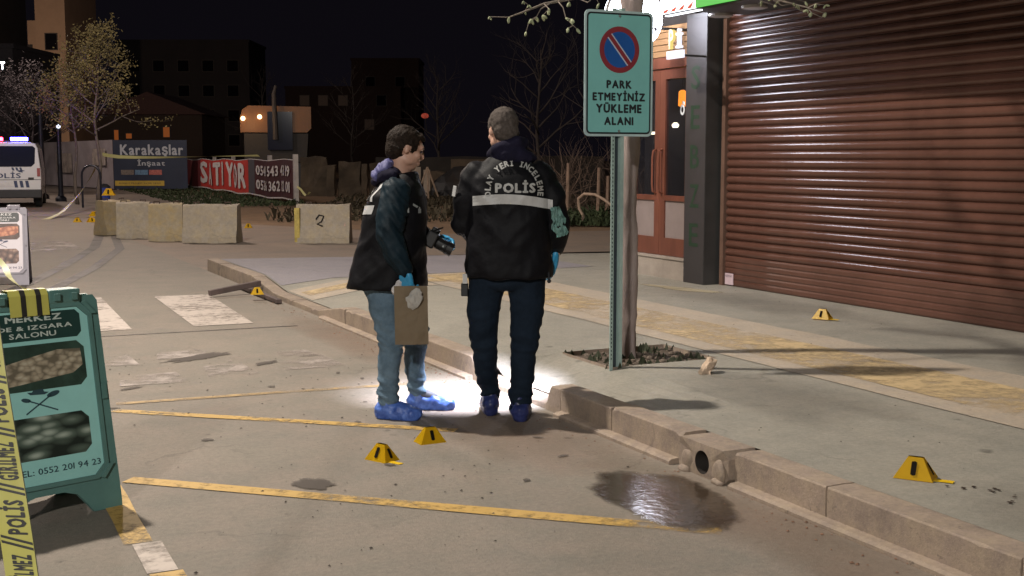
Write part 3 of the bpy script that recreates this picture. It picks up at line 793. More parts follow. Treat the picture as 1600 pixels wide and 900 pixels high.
def slab(prof, y0, y1): 
    mb = MB(); mb.prism(prof, 'y', y0, y1); return mb
slab(rrect(SW, SH, .035, cy=zc), -.034, -.029).build('plate', mat('sign_border', (.40, .52, .53), .4), sg)
slab(rrect(SW-.030, SH-.030, .028, cy=zc), -.0355, -.0342).build('border_line', INK, sg)
slab(rrect(SW-.052, SH-.052, .020, cy=zc), -.0370, -.0357).build('face', TEAL, sg)
RED = mat('sign_red', (.23, .028, .040), .45, var=.08); BLU = mat('sign_blue', (.012, .085, .33), .45, var=.08)
def disc(r, cy_, cz_, y, n=48): return [(r*math.cos(2*PI*k/n), cz_+r*math.sin(2*PI*k/n)) for k in range(n)]
dz_ = zc+.150
slab(disc(.145, 0, dz_, 0), -.0382, -.0372).build('roundel_ring', RED, sg)
slab(disc(.112, 0, dz_, 0), -.0392, -.0384).build('roundel_face', BLU, sg)
def bar(wd, l, y0, y1, m, nm):
    c, s_ = math.cos(-.87), math.sin(-.87)
    P = [(-l/2, -wd/2), (l/2, -wd/2), (l/2, wd/2), (-l/2, wd/2)]
    return slab([(p[0]*c-p[1]*s_, dz_+p[0]*s_+p[1]*c) for p in P], y0, y1).build(nm, m, sg)
bar(.042, .225, -.0400, -.0394, mat('sign_pale_line', (.45, .5, .6), .5), 'roundel_bar_edge'); bar(.026, .232, -.0408, -.0402, RED, 'roundel_bar')
mb = MB()
for s_, wd, z_ in (('PARK', .185, -.035-.03), ('ETMEYİNİZ', .385, -.145+.0), ('YÜKLEME', .335, -.225), ('ALANI', .210, -.305)):
    pass
def signline(s_, wd, top):
    asc = .052; extra = .016 if any(c in s_ for c in 'İÜ') else 0
    put_text(mb, s_, lambda a, b_: (a, -.0376, b_), -wd/2, wd/2, top-asc, top+extra, bold=.06)
signline('PARK', .185, zc-.040); signline('ETMEYİNİZ', .385, zc-.118); signline('YÜKLEME', .335, zc-.194); signline('ALANI', .215, zc-.270)
mb.build('lettering', INK, sg)
mb = MB()
for z_ in (zc+.36, zc-.36): mb.ball((0, -.038, z_), .009, u=8, v=5)
mb.build('bolt', mat('bolt_metal', (.3, .32, .32), .35, metal=.8), sg)

# ================================================================== PAVEMENT TREE
BARK = mat('grey_bark', (0.40, 0.32, 0.30), 0.9, c2=(.22, .18, .165), scale=5, bump=.9, bscale=14, mapping=(1, 1, .25))
TWIG = mat('twig_bark', (.16, .13, .105), .85, var=.3)
BUD = mat('bud_green', (.27, .29, .17), .7, var=.3, scale=30)
tree = thing('pavement_tree', 'slim grey barked tree in the pavement pit just behind the parking sign', 'tree', tuple(cf(0.795, 8.42, 0.10)))
def grow(mb, p, d, L, r, depth, rnd, buds, spread=.5, up=.12, kink=.18):
    n = 5; pts = [p.copy()]; q = p.copy(); dd = d.copy(); R_ = [r]
    for i in range(n):
        dd = (dd+Vector((rnd.uniform(-kink, kink), rnd.uniform(-kink, kink), rnd.uniform(-kink, kink)+up*.2))).normalized()
        q = q+dd*L/n; pts.append(q.copy()); R_.append(r*(1-.6*(i+1)/n))
        if depth > 0 and i >= 1 and rnd.random() < .85:
            a = Vector((rnd.uniform(-1, 1), rnd.uniform(-1, 1), rnd.uniform(-.5, 1))).normalized()
            grow(mb, q.copy(), (dd*(1-spread)+a*spread).normalized(), L*rnd.uniform(.45, .7), R_[-1]*.7, depth-1, rnd, buds, spread, up, kink)
        if depth <= 1: buds.append((q.copy(), dd.copy()))
    mb.tube(pts, R_, 6 if r > .01 else 4)
tr = MB(); pts = []; R_ = []
for k in range(15):
    z_ = k*.21; pts.append(Vector((.012*math.sin(k*.9)+.003*k, .012*math.cos(k*.7), z_))); R_.append(.064+(.022 if k == 0 else 0)+(.006 if k == 2 else 0)+.003*math.sin(k*2.1)+(.0035*(k-8) if k > 8 else 0))
P2 = []; R2 = []
for k in range(len(pts)-1):
    for j in range(6): t_ = j/6; P2.append(pts[k].lerp(pts[k+1], t_)); R2.append(R_[k]+(R_[k+1]-R_[k])*t_)
tr.tube(P2+[pts[-1]], R2+[R_[-1]], 26)
for v in tr.b.verts: v.co += Vector((v.co.x, v.co.y, 0)).normalized()*(.012*noise.noise(Vector((v.co.x*24, v.co.y*24, v.co.z*5)))+.008*noise.noise(v.co*9)+.004*noise.noise(v.co*60))
tr.build('trunk', BARK, tree, smooth=True)
top = pts[-1]; lim = MB(); buds = []; rnd = random.Random(21)
for i in range(7):
    a = i*.9+.3; grow(lim, top-Vector((0, 0, rnd.uniform(0, .35))), Vector((math.cos(a)*.9, math.sin(a)*.9, .75)).normalized(), rnd.uniform(1.2, 1.7), .032, 3, rnd, buds)
# two low hanging twigs that dip into view beside the sign and over the shutter
dirL = (cf(-1.0, -.25)-cf(0, 0)); dirR = (cf(1.0, .55)-cf(0, 0))
def droop(start, pts_cf, r0):
    P_ = [start]+[cf(*p)-Vector(tree.location) for p in pts_cf]
    for i in range(len(P_)): P_[i] = Vector((P_[i].x, P_[i].y, P_[i].z))
    lim.tube(P_, [r0*(1-.75*i/(len(P_)-1)) for i in range(len(P_))], 6)
    return P_
def at(px, py, Y):                            # point at a distance Y in the photographer's frame
    th = math.radians(6.0985); a, b_ = (px-800)/F0, -(py-450)/F0; ct, sn = math.cos(th), math.sin(th)
    r = (a, ct+b_*sn, b_*ct-sn); t = Y/r[1]; return (r[0]*t, Y, H0+r[2]*t)
def twig(seq, Y0, Y1, r0, r1=.002, bud=True, sub=0):
    n_ = len(seq); P_ = [cf(*at(p[0], p[1], Y0+(Y1-Y0)*i/(n_-1)))-Vector(tree.location) for i, p in enumerate(seq)]
    lim.tube(P_, [r0+(r1-r0)*i/(n_-1) for i in range(n_)], 5)
    return P_
hang = []
main = twig([(985, -40), (940, -18), (900, -4), (872, 2), (850, 6), (820, 18), (795, 27), (765, 26)], 8.3, 7.7, .016, .0022)
hang += [(p, Vector((0, 0, -1))) for p in main[5:]]
for seq in ([(862, 4), (845, 14), (838, 27), (826, 36), (822, 50)], [(850, 6), (858, 14), (848, 24)], [(872, 2), (880, 12), (884, 28), (896, 40), (901, 45)],
            [(884, 28), (893, 30)], [(838, 27), (830, 30)], [(900, -4), (918, 4), (930, -6), (936, 6)], [(872, 2), (885, -6), (890, 4)], [(820, 18), (826, 8), (818, 2)], [(896, 40), (888, 44)]):
    P_ = twig(seq, 7.95, 7.85, .0045, .0018); hang += [(P_[-1], Vector((.2, 0, -1)))]*1+[(P_[len(P_)//2], Vector((0, 0, -1)))]
mR = twig([(1005, -40), (1100, -30), (1180, -10), (1230, 4), (1262, 12), (1292, 22)], 8.4, 8.0, .014, .002)
for seq in ([(1180, -10), (1190, 2), (1210, 8)], [(1230, 4), (1245, 8), (1250, 16), (1262, 16)], [(1262, 12), (1275, 6), (1290, 8)], [(1262, 12), (1268, 20), (1284, 27), (1290, 20)], [(1180, -10), (1205, -2), (1222, 9), (1240, 5)], [(1200, -6), (1216, 2), (1238, -2), (1258, 3)]):
    P_ = twig(seq, 8.1, 8.0, .004, .0018); hang += [(P_[-1], Vector((.2, 0, -.6))), (P_[1], Vector((0, .3, -.5)))]
lim.build('limbs', TWIG, tree, smooth=True)
lf = MB(); rnd = random.Random(2)
def bud_at(p, d, s):
    M_ = d.to_track_quat('Z', 'Y').to_matrix().to_4x4()
    lf.ball(p+d*s*.8, (s*.45, s*.45, s), M=M_, u=6, v=4)
for p, d in hang:
    for k in range(2):
        dd = (d+Vector((rnd.uniform(-.8, .8), rnd.uniform(-.8, .8), rnd.uniform(-.5, .5)))).normalized(); bud_at(p, dd, rnd.uniform(.011, .024))
for p, d in rnd.sample(buds, min(len(buds), 420)): bud_at(p, d, rnd.uniform(.01, .02))
tag(lf.build('buds', BUD, tree, smooth=True), kind='stuff')

# ================================================================== POSTER BOARDS
def poster_board(name, label, loc, rz, frame_m, face_m, hue, full=True):
    t = thing(name, label, 'signboard', loc, rz, 'folding restaurant boards')
    tl = math.radians(10); c, s_ = math.cos(tl), math.sin(tl)
    def fn(d, side=1):
        if side == 1: return lambda a, b_: (a, b_*s_-d*c, b_*c+d*s_)
        return lambda a, b_: (a, .36-b_*s_+d*c, b_*c+d*s_)
    def plate(prof, d0, d1, side=1):
        mb = MB(); A = [mb.b.verts.new(fn(d0, side)(*p)) for p in prof]; B = [mb.b.verts.new(fn(d1, side)(*p)) for p in prof]; n = len(prof)
        for i in range(n): mb.b.faces.new((A[i], A[(i+1) % n], B[(i+1) % n], B[i]))
        mb.b.faces.new(A); mb.b.faces.new(B); return mb
    body = [(-.31, 0), (-.185, 0), (-.16, .035), (-.12, .085), (-.06, .105), (.06, .105), (.12, .085), (.16, .035), (.185, 0), (.31, 0), (.312, .03), (.302, .90), (.285, .925), (-.285, .925), (-.302, .90), (-.312, .03)]
    plate(body, -.012, .012).build('front_panel', frame_m, t)
    plate(body, -.012, .012, 2).build('back_panel', frame_m, t)
    def cham(x0, x1, y0, y1, r): return [(x0+r, y0), (x1-r, y0), (x1, y0+r), (x1, y1-r), (x1-r, y1), (x0+r, y1), (x0, y1-r), (x0, y0+r)]
    ou = cham(-.268, .268, .135, .898, .05); inn = cham(-.250, .250, .153, .880, .045)
    mb = MB()
    for i in range(8):
        j = (i+1) % 8
        q = [fn(.020)(*ou[i]), fn(.020)(*ou[j]), fn(.020)(*inn[j]), fn(.020)(*inn[i])]; mb.poly(q)
        mb.poly([fn(.0125)(*ou[i]), fn(.0125)(*ou[j]), fn(.020)(*ou[j]), fn(.020)(*ou[i])]); mb.poly([fn(.020)(*inn[i]), fn(.020)(*inn[j]), fn(.0125)(*inn[j]), fn(.0125)(*inn[i])])
    mb.build('poster_rim', frame_m, t)
    for sx in (-1, 1):                                   # corner clips and side catch
        for (cx, cy) in ((.275, .865), (.275, .17)):
            plate([(sx*(cx-.045)-.006, cy+(.03 if cy > .5 else -.03)), (sx*(cx-.045)+.012, cy+(.036 if cy > .5 else -.036)), (sx*(cx+.008)+.006, cy-(.022 if cy > .5 else -.022)), (sx*(cx-.008), cy-(.022 if cy > .5 else -.022))], .0205, .026).build('corner_clip', frame_m, t)
        plate([(sx*.285-.012, .47), (sx*.285+.012, .47), (sx*.285+.012, .535), (sx*.285-.012, .535)], .012, .022).build('side_catch', frame_m, t)
    pos = plate(cham(-.249, .249, .154, .879, .045), .0126, .014).build('poster', face_m, t)
    def pic(x0, x1, y0, y1, m, nm, r=.02):
        P = cham(x0, x1, y0, y1, r); mb = MB(); mb.poly([fn(.0146)(*p) for p in P]); mb.build(nm, m, pos)
    pic(-.235, .215, .752, .868, hue['head'], 'header')
    pic(-.235, .218, .545, .735, hue['pide'], 'food_picture', .03)
    pic(-.235, .205, .258, .435, hue['meat'], 'food_picture', .03)
    Pb = [(-.225, .56), (-.06, .575), (.16, .60), (.205, .63), (.20, .70), (.10, .705), (-.06, .675), (-.20, .645), (-.228, .61)]
    mb = MB(); mb.poly([fn(.0150)(*p) for p in Pb]); mb.build('flatbread_print', hue['bread'], pos)
    mb = MB(); F_ = fn(.0152)
    put_text(mb, 'MERKEZ', F_, -.105, .135, .832, .858, bold=.035); put_text(mb, 'PİDE & IZGARA', F_, -.190, .178, .797, .822, bold=.03); put_text(mb, 'SALONU', F_, -.095, .105, .765, .787, bold=.02)
    mb.build('lettering', hue['white'], pos)
    mb = MB(); put_text(mb, 'TEL: 0552 201 94 23', F_, -.135, .235, .196, .222, bold=.01)
    # crossed spoon and fork with a hat
    for (x0, y0, x1, y1) in ((-.06, .450, .055, .520), (.075, .452, -.045, .505)):
        d = Vector((x1-x0, y1-y0, 0)).normalized(); nn = Vector((-d.y, d.x, 0))*.0028
        mb.poly([F_(x0+nn.x, y0+nn.y), F_(x0-nn.x, y0-nn.y), F_(x1-nn.x, y1-nn.y), F_(x1+nn.x, y1+nn.y)])
    mb.poly([F_(.062+.028*math.cos(2*PI*k/14)*1.0, .522+.011*math.sin(2*PI*k/14)+.006*math.cos(2*PI*k/14)) for k in range(14)])
    mb.poly([F_(-.055+.020*math.cos(2*PI*k/12), .508+.009*math.sin(2*PI*k/12)-.004*math.cos(2*PI*k/12)) for k in range(12)])
    mb.poly([F_(*p) for p in ((-.035, .528), (.025, .524), (.045, .532), (.025, .536), (.02, .548), (-.02, .546), (-.028, .538), (-.048, .540))])
    tag(mb.build('print', hue['ink'], pos), kind='stuff')
    for ch in pos.children: ch.matrix_parent_inverse = Matrix.Identity(4)
    for sx in (-1, 1):
        mb = MB(); x0, x1 = sorted((sx*.085, sx*.225))
        mb.box((x0, .135, .885), (x1, .225, .945), bev=.006); mb.box((x0+.02, .12, .90), (x0+.045, .135, .93)); mb.box((x1-.045, .12, .90), (x1-.02, .135, .93))
        mb.build('hinge', frame_m, t)
    MB().box((-.27, .172, .90), (.27, .188, .915)).build('hinge_bar', frame_m, t)
    return t
def food(name, a, b_, c_, sc_=26, str_=(1, 1, 1)):
    m = bpy.data.materials.new(name); m.use_nodes = True; nt = m.node_tree; N = nt.nodes; L = nt.links; p = N['Principled BSDF']; p.inputs['Roughness'].default_value = .4
    tc = N.new('ShaderNodeTexCoord'); mp = N.new('ShaderNodeMapping'); mp.inputs['Scale'].default_value = str_; L.new(tc.outputs['Object'], mp.inputs[0])
    ns = N.new('ShaderNodeTexNoise'); ns.inputs['Scale'].default_value = sc_*.5; L.new(mp.outputs[0], ns.inputs['Vector'])
    ad = N.new('ShaderNodeVectorMath'); ad.operation = 'MULTIPLY_ADD'; L.new(ns.outputs['Color'], ad.inputs[0]); ad.inputs[1].default_value = (.05, .05, .05); L.new(mp.outputs[0], ad.inputs[2])
    v = N.new('ShaderNodeTexVoronoi'); v.inputs['Scale'].default_value = sc_; L.new(ad.outputs[0], v.inputs['Vector'])
    r = N.new('ShaderNodeValToRGB'); e = r.color_ramp.elements; e[0].position = .12; e[0].color = a+(1,); e[1].position = .75; e[1].color = c_+(1,); q = e.new(.42); q.color = b_+(1,)
    L.new(v.outputs['Distance'], r.inputs[0]); L.new(r.outputs[0], p.inputs['Base Color']); return m
GREENF = mat('green_board_plastic', (0.092, 0.195, 0.178), .42, scale=6, var=.12)
TFACE = mat('teal_poster', (0.29, 0.59, 0.56), .35, scale=2, var=.12)
hueA = dict(bread=food('poster_bread', (.46, .42, .32), (.34, .29, .21), (.14, .12, .085), 30, (1, 1, 1.6)), head=mat('poster_header', (.014, .045, .040), .4, var=.1), pide=mat('poster_flatbread', (.025, .05, .038), .4, var=.5, scale=12),
            meat=food('poster_meat', (.34, .40, .34), (.085, .12, .095), (.012, .02, .016), 10, (1, 1, 2.6)), white=mat('poster_white', (.45, .52, .48), .5, var=.02), ink=mat('poster_ink', (.025, .06, .075), .5, var=.05))
rzA = CA+math.radians(44.9)
pA = cf(-1.69-.217-.01, 5.15-.217, 0)
boardA = poster_board('poster_board', 'large teal green folding restaurant board with a phone number, nearest on the left', tuple(pA), rzA, GREENF, TFACE, hueA)
WF = mat('pale_board_plastic', (.26, .24, .28), .45, scale=5, var=.1); WFACE = mat('pale_poster', (.62, .56, .60), .4, scale=3, var=.05)
hueB = dict(bread=food('poster_bread_red', (.62, .28, .16), (.50, .2, .11), (.3, .1, .06), 24), head=mat('poster_header_grey', (.05, .05, .05), .4), pide=mat('poster_flatbread_red', (.09, .05, .04), .4, var=.5, scale=12),
            meat=food('poster_meat_brown', (.42, .28, .22), (.16, .09, .07), (.05, .03, .03), 16), white=mat('poster_white_b', (.6, .58, .58), .5), ink=mat('poster_ink_b', (.08, .08, .14), .5))
boardB = poster_board('poster_board', 'white framed folding restaurant board cut off by the left edge of the picture', tuple(cf(-6.04, 14.3)), CA+math.radians(16), WF, WFACE, hueB)

# ================================================================== POLICE TAPE
TAPE = mat('yellow_tape', (.50, .47, .11), .38, scale=4, var=.10, spec=.5, bump=.15, bscale=14)
TAPEF = mat('far_yellow_tape', (.46, .44, .20), .5, scale=1, var=.15)
def ribbon(P, C, wd, name, m, parent=None):
    mb = MB(); L_ = [mb.b.verts.new(p-c*wd/2) for p, c in zip(P, C)]; R_ = [mb.b.verts.new(p+c*wd/2) for p, c in zip(P, C)]
    for i in range(len(P)-1): mb.b.faces.new((L_[i], R_[i], R_[i+1], L_[i+1]))
    return mb.build(name, m, parent, smooth=True)
def resample(P, step):
    out = [P[0]]; 
    for i in range(len(P)-1):
        # catmull-rom
        p0 = P[max(i-1, 0)]; p1 = P[i]; p2 = P[i+1]; p3 = P[min(i+2, len(P)-1)]
        k = max(2, int((p2-p1).length/step))
        for j in range(1, k+1):
            t = j/k; out.append(0.5*((2*p1)+(p2-p0)*t+(2*p0-5*p1+4*p2-p3)*t*t+(3*p1-p0-3*p2+p3)*t**3))
    return out
t = thing('police_tape', 'yellow police tape with black lettering hanging close to the camera at the left edge', 'tape', tuple(cf(-1.3, 2.6)))
o0 = Vector(t.location)
pix = [(-130, 60, 2.85), (-75, 260, 2.8), (-34, 470, 2.75), (-16, 590, 2.72), (6, 720, 2.68), (21, 808, 2.64), (34, 895, 2.60), (50, 1010, 2.52), (60, 1130, 2.45)]
P = [cf(*at(*p))-o0 for p in pix]; P.append(P[-1]+Vector((0.05, -.15, -.12))); P = resample(P, .03)
rightv = (cf(1, 0)-cf(0, 0)); awayv = (cf(0, 1)-cf(0, 0))
C = [(rightv+awayv*(.12*math.sin(i*.11))).normalized() for i in range(len(P))]
TW = .078
ribbon(P, C, TW, 'tape_strip', TAPE, t)
cum = [0]
for i in range(1, len(P)): cum.append(cum[-1]+(P[i]-P[i-1]).length)
tot = cum[-1]
def on_tape(a, b_):          # a: distance from the lower end, b: -.5 right edge .. +.5 left edge
    s_ = tot-a
    for i in range(len(cum)-1):
        if cum[i+1] >= s_: break
    k = (s_-cum[i])/max(1e-6, cum[i+1]-cum[i]); p = P[i].lerp(P[i+1], k); c_ = C[i].lerp(C[i+1], k); tg = (P[i+1]-P[i]).normalized()
    n_ = tg.cross(c_).normalized(); n_ = n_ if n_.dot(awayv) < 0 else -n_
    return p-c_*b_*TW+n_*.0015
lt = MB(); a = .03; i = 0
seqw = [('GİRİLMEZ', .100), ('POLİS', .078)]
# place so that a POLIS sits at the pixel row 808
target = cf(*at(21, 808, 2.64))-o0; s808 = min(range(len(P)), key=lambda q: (P[q]-target).length); a808 = tot-cum[s808]
per = .128; base = a808-.039
kmin = -int(base/per)-1
for q in range(kmin, 16):
    wd_, l_ = ('POLİS', .078) if q % 2 == 0 else ('GİRİLMEZ', .088)
    s0 = base+q*per-(l_-.078)/2
    if s0 < .005 or s0+l_+.04 > tot: continue
    extra = .045
    V, Fc, _ = text_geo(wd_, .05); lt.raw([on_tape(s0+v[0]*l_, -.37+v[1]*(.74+extra)) for v in V], Fc)
    for d_ in (.0, .012):
        e0 = s0+l_+.010+d_
        lt.raw([on_tape(e0, -.46), on_tape(e0+.006, -.46), on_tape(e0+.022, .46), on_tape(e0+.016, .46)], [(0, 1, 2, 3)])
lt.build('lettering', mat('tape_ink', (.022, .02, .018), .5, var=.1), t)
lt = MB()
for i in range(len(P)-1):
    n_ = (P[i+1]-P[i]).normalized().cross(C[i]).normalized(); n_ = n_ if n_.dot(awayv) < 0 else -n_
    lt.poly([P[i]+C[i]*TW*.48+n_*.0012, P[i]+C[i]*TW*.5+n_*.0012, P[i+1]+C[i+1]*TW*.5+n_*.0012, P[i+1]+C[i+1]*TW*.48+n_*.0012])
lt.build('edge_line', MATS['tape_ink'], t)
# tape over the board and away to the left
t = thing('police_tape', 'twisted yellow tape knotted over the top of the teal board', 'tape', tuple(cf(-2.0, 5.2)))
o0 = Vector(t.location)
P = [cf(*at(*p))-o0 for p in [(-160, 330, 5.6), (-60, 366, 5.5), (0, 408, 5.4), (14, 432, 5.3), (30, 447, 5.18), (44, 455, 5.06)]]; P = resample(P, .04)
C = [(Vector((0, 0, 1))*math.cos(i*.10)+rightv*math.sin(i*.10)*.8).normalized() for i in range(len(P))]
ribbon(P, C, .03, 'tape_strip', TAPEF, t)
tl = math.radians(10)
mb = MB()
R3 = Matrix.Rotation(rzA, 4, 'Z')
def bl(a, y, z): return Vector((pA.x, pA.y, 0))+(R3 @ Vector((a, y, z)))-o0
def wrap(a0, a1, d, m, nm):
    mb = MB(); prof = [(.125-d, .845), (.135-d, .93), (.15, .953+d), (.20, .953+d), (.225+d, .93), (.235+d, .86)]
    for i in range(len(prof)-1): mb.poly([bl(a0, *prof[i]), bl(a1, *prof[i]), bl(a1, *prof[i+1]), bl(a0, *prof[i+1])])
    return mb.build(nm, m, t)
wrap(-.083, .083, .0, TAPE, 'tape_wrap')
for a in (-.035, .03): wrap(a, a+.022, .0012, MATS['tape_ink'], 'printed_bar')
def far_tape(label, pixs, wd, twist=.3):
    t = tag(None or bpy.data.objects.new('police_tape', None), label, 'tape'); 
    P = resample([cf(*at(*p)) for p in pixs], .6); bpy.data.objects.remove(t)
    C = [(Vector((0, 0, 1))*math.cos(i*twist)+rightv*math.sin(i*twist)).normalized() for i in range(len(P))]
    return tag(ribbon(P, C, wd, 'police_tape', TAPEF), label, 'tape')
far_tape('broad yellow tape sloping down from the bicycle hoop to the road', [(149, 262, 36.7), (143, 274, 35.5), (126, 300, 33.5), (106, 322, 32), (92, 334, 31), (60, 346, 29.5), (20, 344, 28.5), (-20, 345, 28)], .14, .16)
far_tape('long yellow tape strung from the slim tree across the tops of the banner posts', [(160, 241, 38.3), (185, 245, 38.8), (240, 246, 39.3), (300, 245, 40), (352, 244, 41), (404, 243, 42)], .11, .22)
far_tape('short pale tape end hanging beside the sale banner post', [(461, 290, 39.2), (470, 296, 39), (478, 306, 38.8), (484, 300, 38.6)], .07)

# ================================================================== EVIDENCE MARKERS
YM = mat('yellow_marker_plastic', (.74, .47, .008), .38, scale=8, var=.06); YM2 = mat('marker_ink', (.008, .006, .004), .8, spec=.1)
def marker(label, px, py, z, rz, s=1.0, side=0, tab=1, tilt=0.0):
    Y = (H0-z)/(py-247)*1911.
    p = at(px, py, Y); t = thing('evidence_marker', label, 'marker', tuple(cf(p[0], p[1], z)), CA+rz, 'yellow numbered evidence markers')
    t.scale = (s, s, s); t.rotation_euler[0] = tilt
    h = .088; bx, by, tx, ty = .080, .055, .030, .010
    mb = MB()
    B = [(-bx, -by, 0), (bx, -by, 0), (bx, by, 0), (-bx, by, 0)]; T = [(-tx, -ty, h), (tx, -ty, h), (tx, ty, h), (-tx, ty, h)]
    mb.raw(B+T, [(0, 1, 5, 4), (1, 2, 6, 5), (2, 3, 7, 6), (3, 0, 4, 7), (4, 5, 6, 7)])
    r = bmesh.ops.solidify(mb.b, geom=list(mb.b.faces), thickness=.003)
    mb.build('marker_shell', YM, t)
    if tab: MB().box((bx-.015, -.030, .001), (bx+.075, .004, .0035)).build('marker_tab', YM, t)
    def fn(a, b_, side=0):
        if side == 0: return (a, -by+(by-ty)*b_/h-.0045, b_+.001)
        return (bx-(bx-tx)*b_/h+.0045, a, b_+.001)
    mb = MB(); V, Fc, _ = text_geo('1', .07)
    mb.raw([fn(-.012+v[0]*.022, .018+v[1]*.054, 0) for v in V], Fc); mb.build('number', YM2, t)
    mb = MB(); mb.raw([fn(-.010+v[0]*.020, .018+v[1]*.050, 1) for v in V], Fc); mb.build('number', YM2, t)
    return t
marker('yellow evidence marker on the road, front one of the pair nearest the two officers', 597, 728, 0, math.radians(-38), .92, side=1)
marker('yellow evidence marker on the road beside the dark shadow at the officers feet', 672, 699, 0, math.radians(28), .92, side=0, tab=0)
marker('large yellow evidence marker on the pavement above the kerb at the right', 1430, 757, .152, math.radians(-30), 1.02, side=1)
marker('yellow evidence marker standing alone in front of the roller shutter', 1285, 500, .158, math.radians(-36), .95, side=1)
marker('small yellow evidence marker propped on the crossed timbers by the kerb', 402, 461, .07, math.radians(15), .85, side=0, tab=0)
marker('yellow evidence marker set on top of the leftmost concrete block', 170, 305, .70, math.radians(10), 1.7, side=0, tab=0)
marker('far yellow evidence marker on the ground left of the concrete blocks', 121, 347, 0, math.radians(10), 1.2, tab=0)
marker('far yellow evidence marker nearest the end of the concrete blocks', 143, 347, 0, math.radians(40), 1.3, tab=0)
marker('tiny yellow evidence marker standing behind the gap between the concrete blocks', 388, 356, 0, math.radians(10), 1.1, tab=0)
marker('far yellow evidence marker behind the one at the end of the concrete blocks', 147, 338, 0, math.radians(70), 1.5, tab=0)

# crossed timbers by the kerb
t = thing('crossed_timbers', 'two dark crossed timber bars lying on the road by the kerb', 'timber', tuple(cf(-2.9, 13.3)))
o0 = Vector(t.location); TIM = mat('dark_timber', (.085, .06, .055), .7, scale=6, var=.4)
def beam(a, b_, w_, h_, nm):
    a = cf(*a)-o0; b_ = cf(*b_)-o0; d = b_-a; L_ = d.length; M_ = Matrix.Translation(a) @ d.to_track_quat('X', 'Z').to_matrix().to_4x4()
    MB().box((0, -w_/2, -h_/2), (L_, w_/2, h_/2), M=M_, bev=.006).build(nm, TIM, t)
beam((-3.27, 13.05, .05), (-2.80, 13.45, .12), .055, .06, 'timber_bar')
beam((-3.12, 13.9, .04), (-2.40, 12.45, .03), .06, .045, 'timber_bar')
beam((-3.05, 13.75, .02), (-2.95, 13.9, .09), .03, .03, 'timber_peg')
# lump of broken kerb on the pavement
mb = MB(); mb.ball((0, 0, .035), (.095, .040, .038), u=12, v=8)
for v in mb.b.verts: v.co += v.co.normalized()*.035*noise.noise(v.co*26)
tag(mb.build('broken_stone', mat('broken_stone', (.50, .38, .28), .9, var=.35, scale=14), loc=cf(1.245, 7.60, .160), rot=(.2, -.45, CA+.9)), 'pale lump of broken stone on the pavement right of the tree pit', 'stone')

# ================================================================== CONCRETE BLOCKS
CON = ground_mat('block_concrete', (.37, .315, .255), (.28, .24, .195), (.38, .30, .19), big=1.3, fine=18, spot_scale=5, spot_amt=.6, bump=.6)
CON2 = ground_mat('block_concrete_yellowed', (.36, .30, .215), (.27, .225, .165), (.38, .27, .11), big=1.1, fine=18, spot_scale=5, spot_amt=.6, bump=.6)
def block(label, px0, px1, pyb, yaw, L_, m, h=.68, extra=None):
    Y = H0*1911./(pyb-247); xc = (px0+px1)/2
    p = at(xc, pyb, Y); t = thing('concrete_block', label, 'road block', tuple(cf(p[0], p[1]+.18, 0)), CA+math.radians(yaw), 'concrete road blocks')
    mb = MB(); a, b_ = .24, .13
    nx = 9; prof = [(-a, 0), (-a, .10), (-b_-.03, .30), (-b_, h-.03), (-b_+.03, h), (b_-.03, h), (b_, h-.03), (b_+.03, .30), (a, .10), (a, 0)]
    rings = []
    for i in range(nx+1):
        x = -L_/2+L_*i/nx; inset = .03 if i in (0, nx) else 0
        rings.append([mb.b.verts.new((x, q[0]*(1-inset), q[1]+(.028*noise.noise(Vector((x*6, q[0]*6, px0)))))) for q in prof])
    for i in range(nx):
        for k in range(len(prof)-1): mb.b.faces.new((rings[i][k], rings[i][k+1], rings[i+1][k+1], rings[i+1][k]))
    mb.b.faces.new(rings[0]); mb.b.faces.new(list(reversed(rings[-1])))
    mb.build('block_body', m, t)
    for sx in (-.28, .30): MB().tube([(sx*L_-.05, 0, h-.01), (sx*L_-.05, 0, h+.035), (sx*L_+.05, 0, h+.035), (sx*L_+.05, 0, h-.01)], .012, 6).build('lifting_loop', mat('rusty_iron', (.07, .045, .035), .8), t)
    if extra: extra(t)
    return t
block('leftmost yellowed concrete block seen end on behind the row', 156, 192, 368, 52, .62, CON2)
block('second pale concrete block from the left in the row', 178, 232, 373, 14, .60, CON)
block('yellowish cracked concrete block in the middle of the row', 230, 284, 377, 8, .60, CON2)
block('widest pale grey concrete block at the right end of the row', 284, 373, 380, -2, .97, CON)
def ex(t):
    MB().box((.10, -.20, .13), (.40, -.195, .64)).build('pink_patch', mat('pink_patch', (.48, .30, .24), .6), t)
    for ch in t.children:
        if ch.name.startswith('pink'): ch.rotation_euler[0] = -.10; ch.location = (0, .010, -.01)
    mb = MB(); mb.tube([(-.12, -.172, .42), (-.06, -.165, .50), (.02, -.165, .48), (-.02, -.17, .38), (-.10, -.175, .34), (.0, -.18, .30)], .012, 5).build('painted_scrawl', INK, t)
    MB().box((-.49, -.235, .02), (-.40, -.12, .62)).build('yellow_corner', mat('yellow_corner', (.48, .37, .10), .8, var=.4, scale=6), t)
block('lone concrete block with a pink patch and black scrawl behind the left officer', 464, 545, 380, 0, .95, CON, extra=ex)

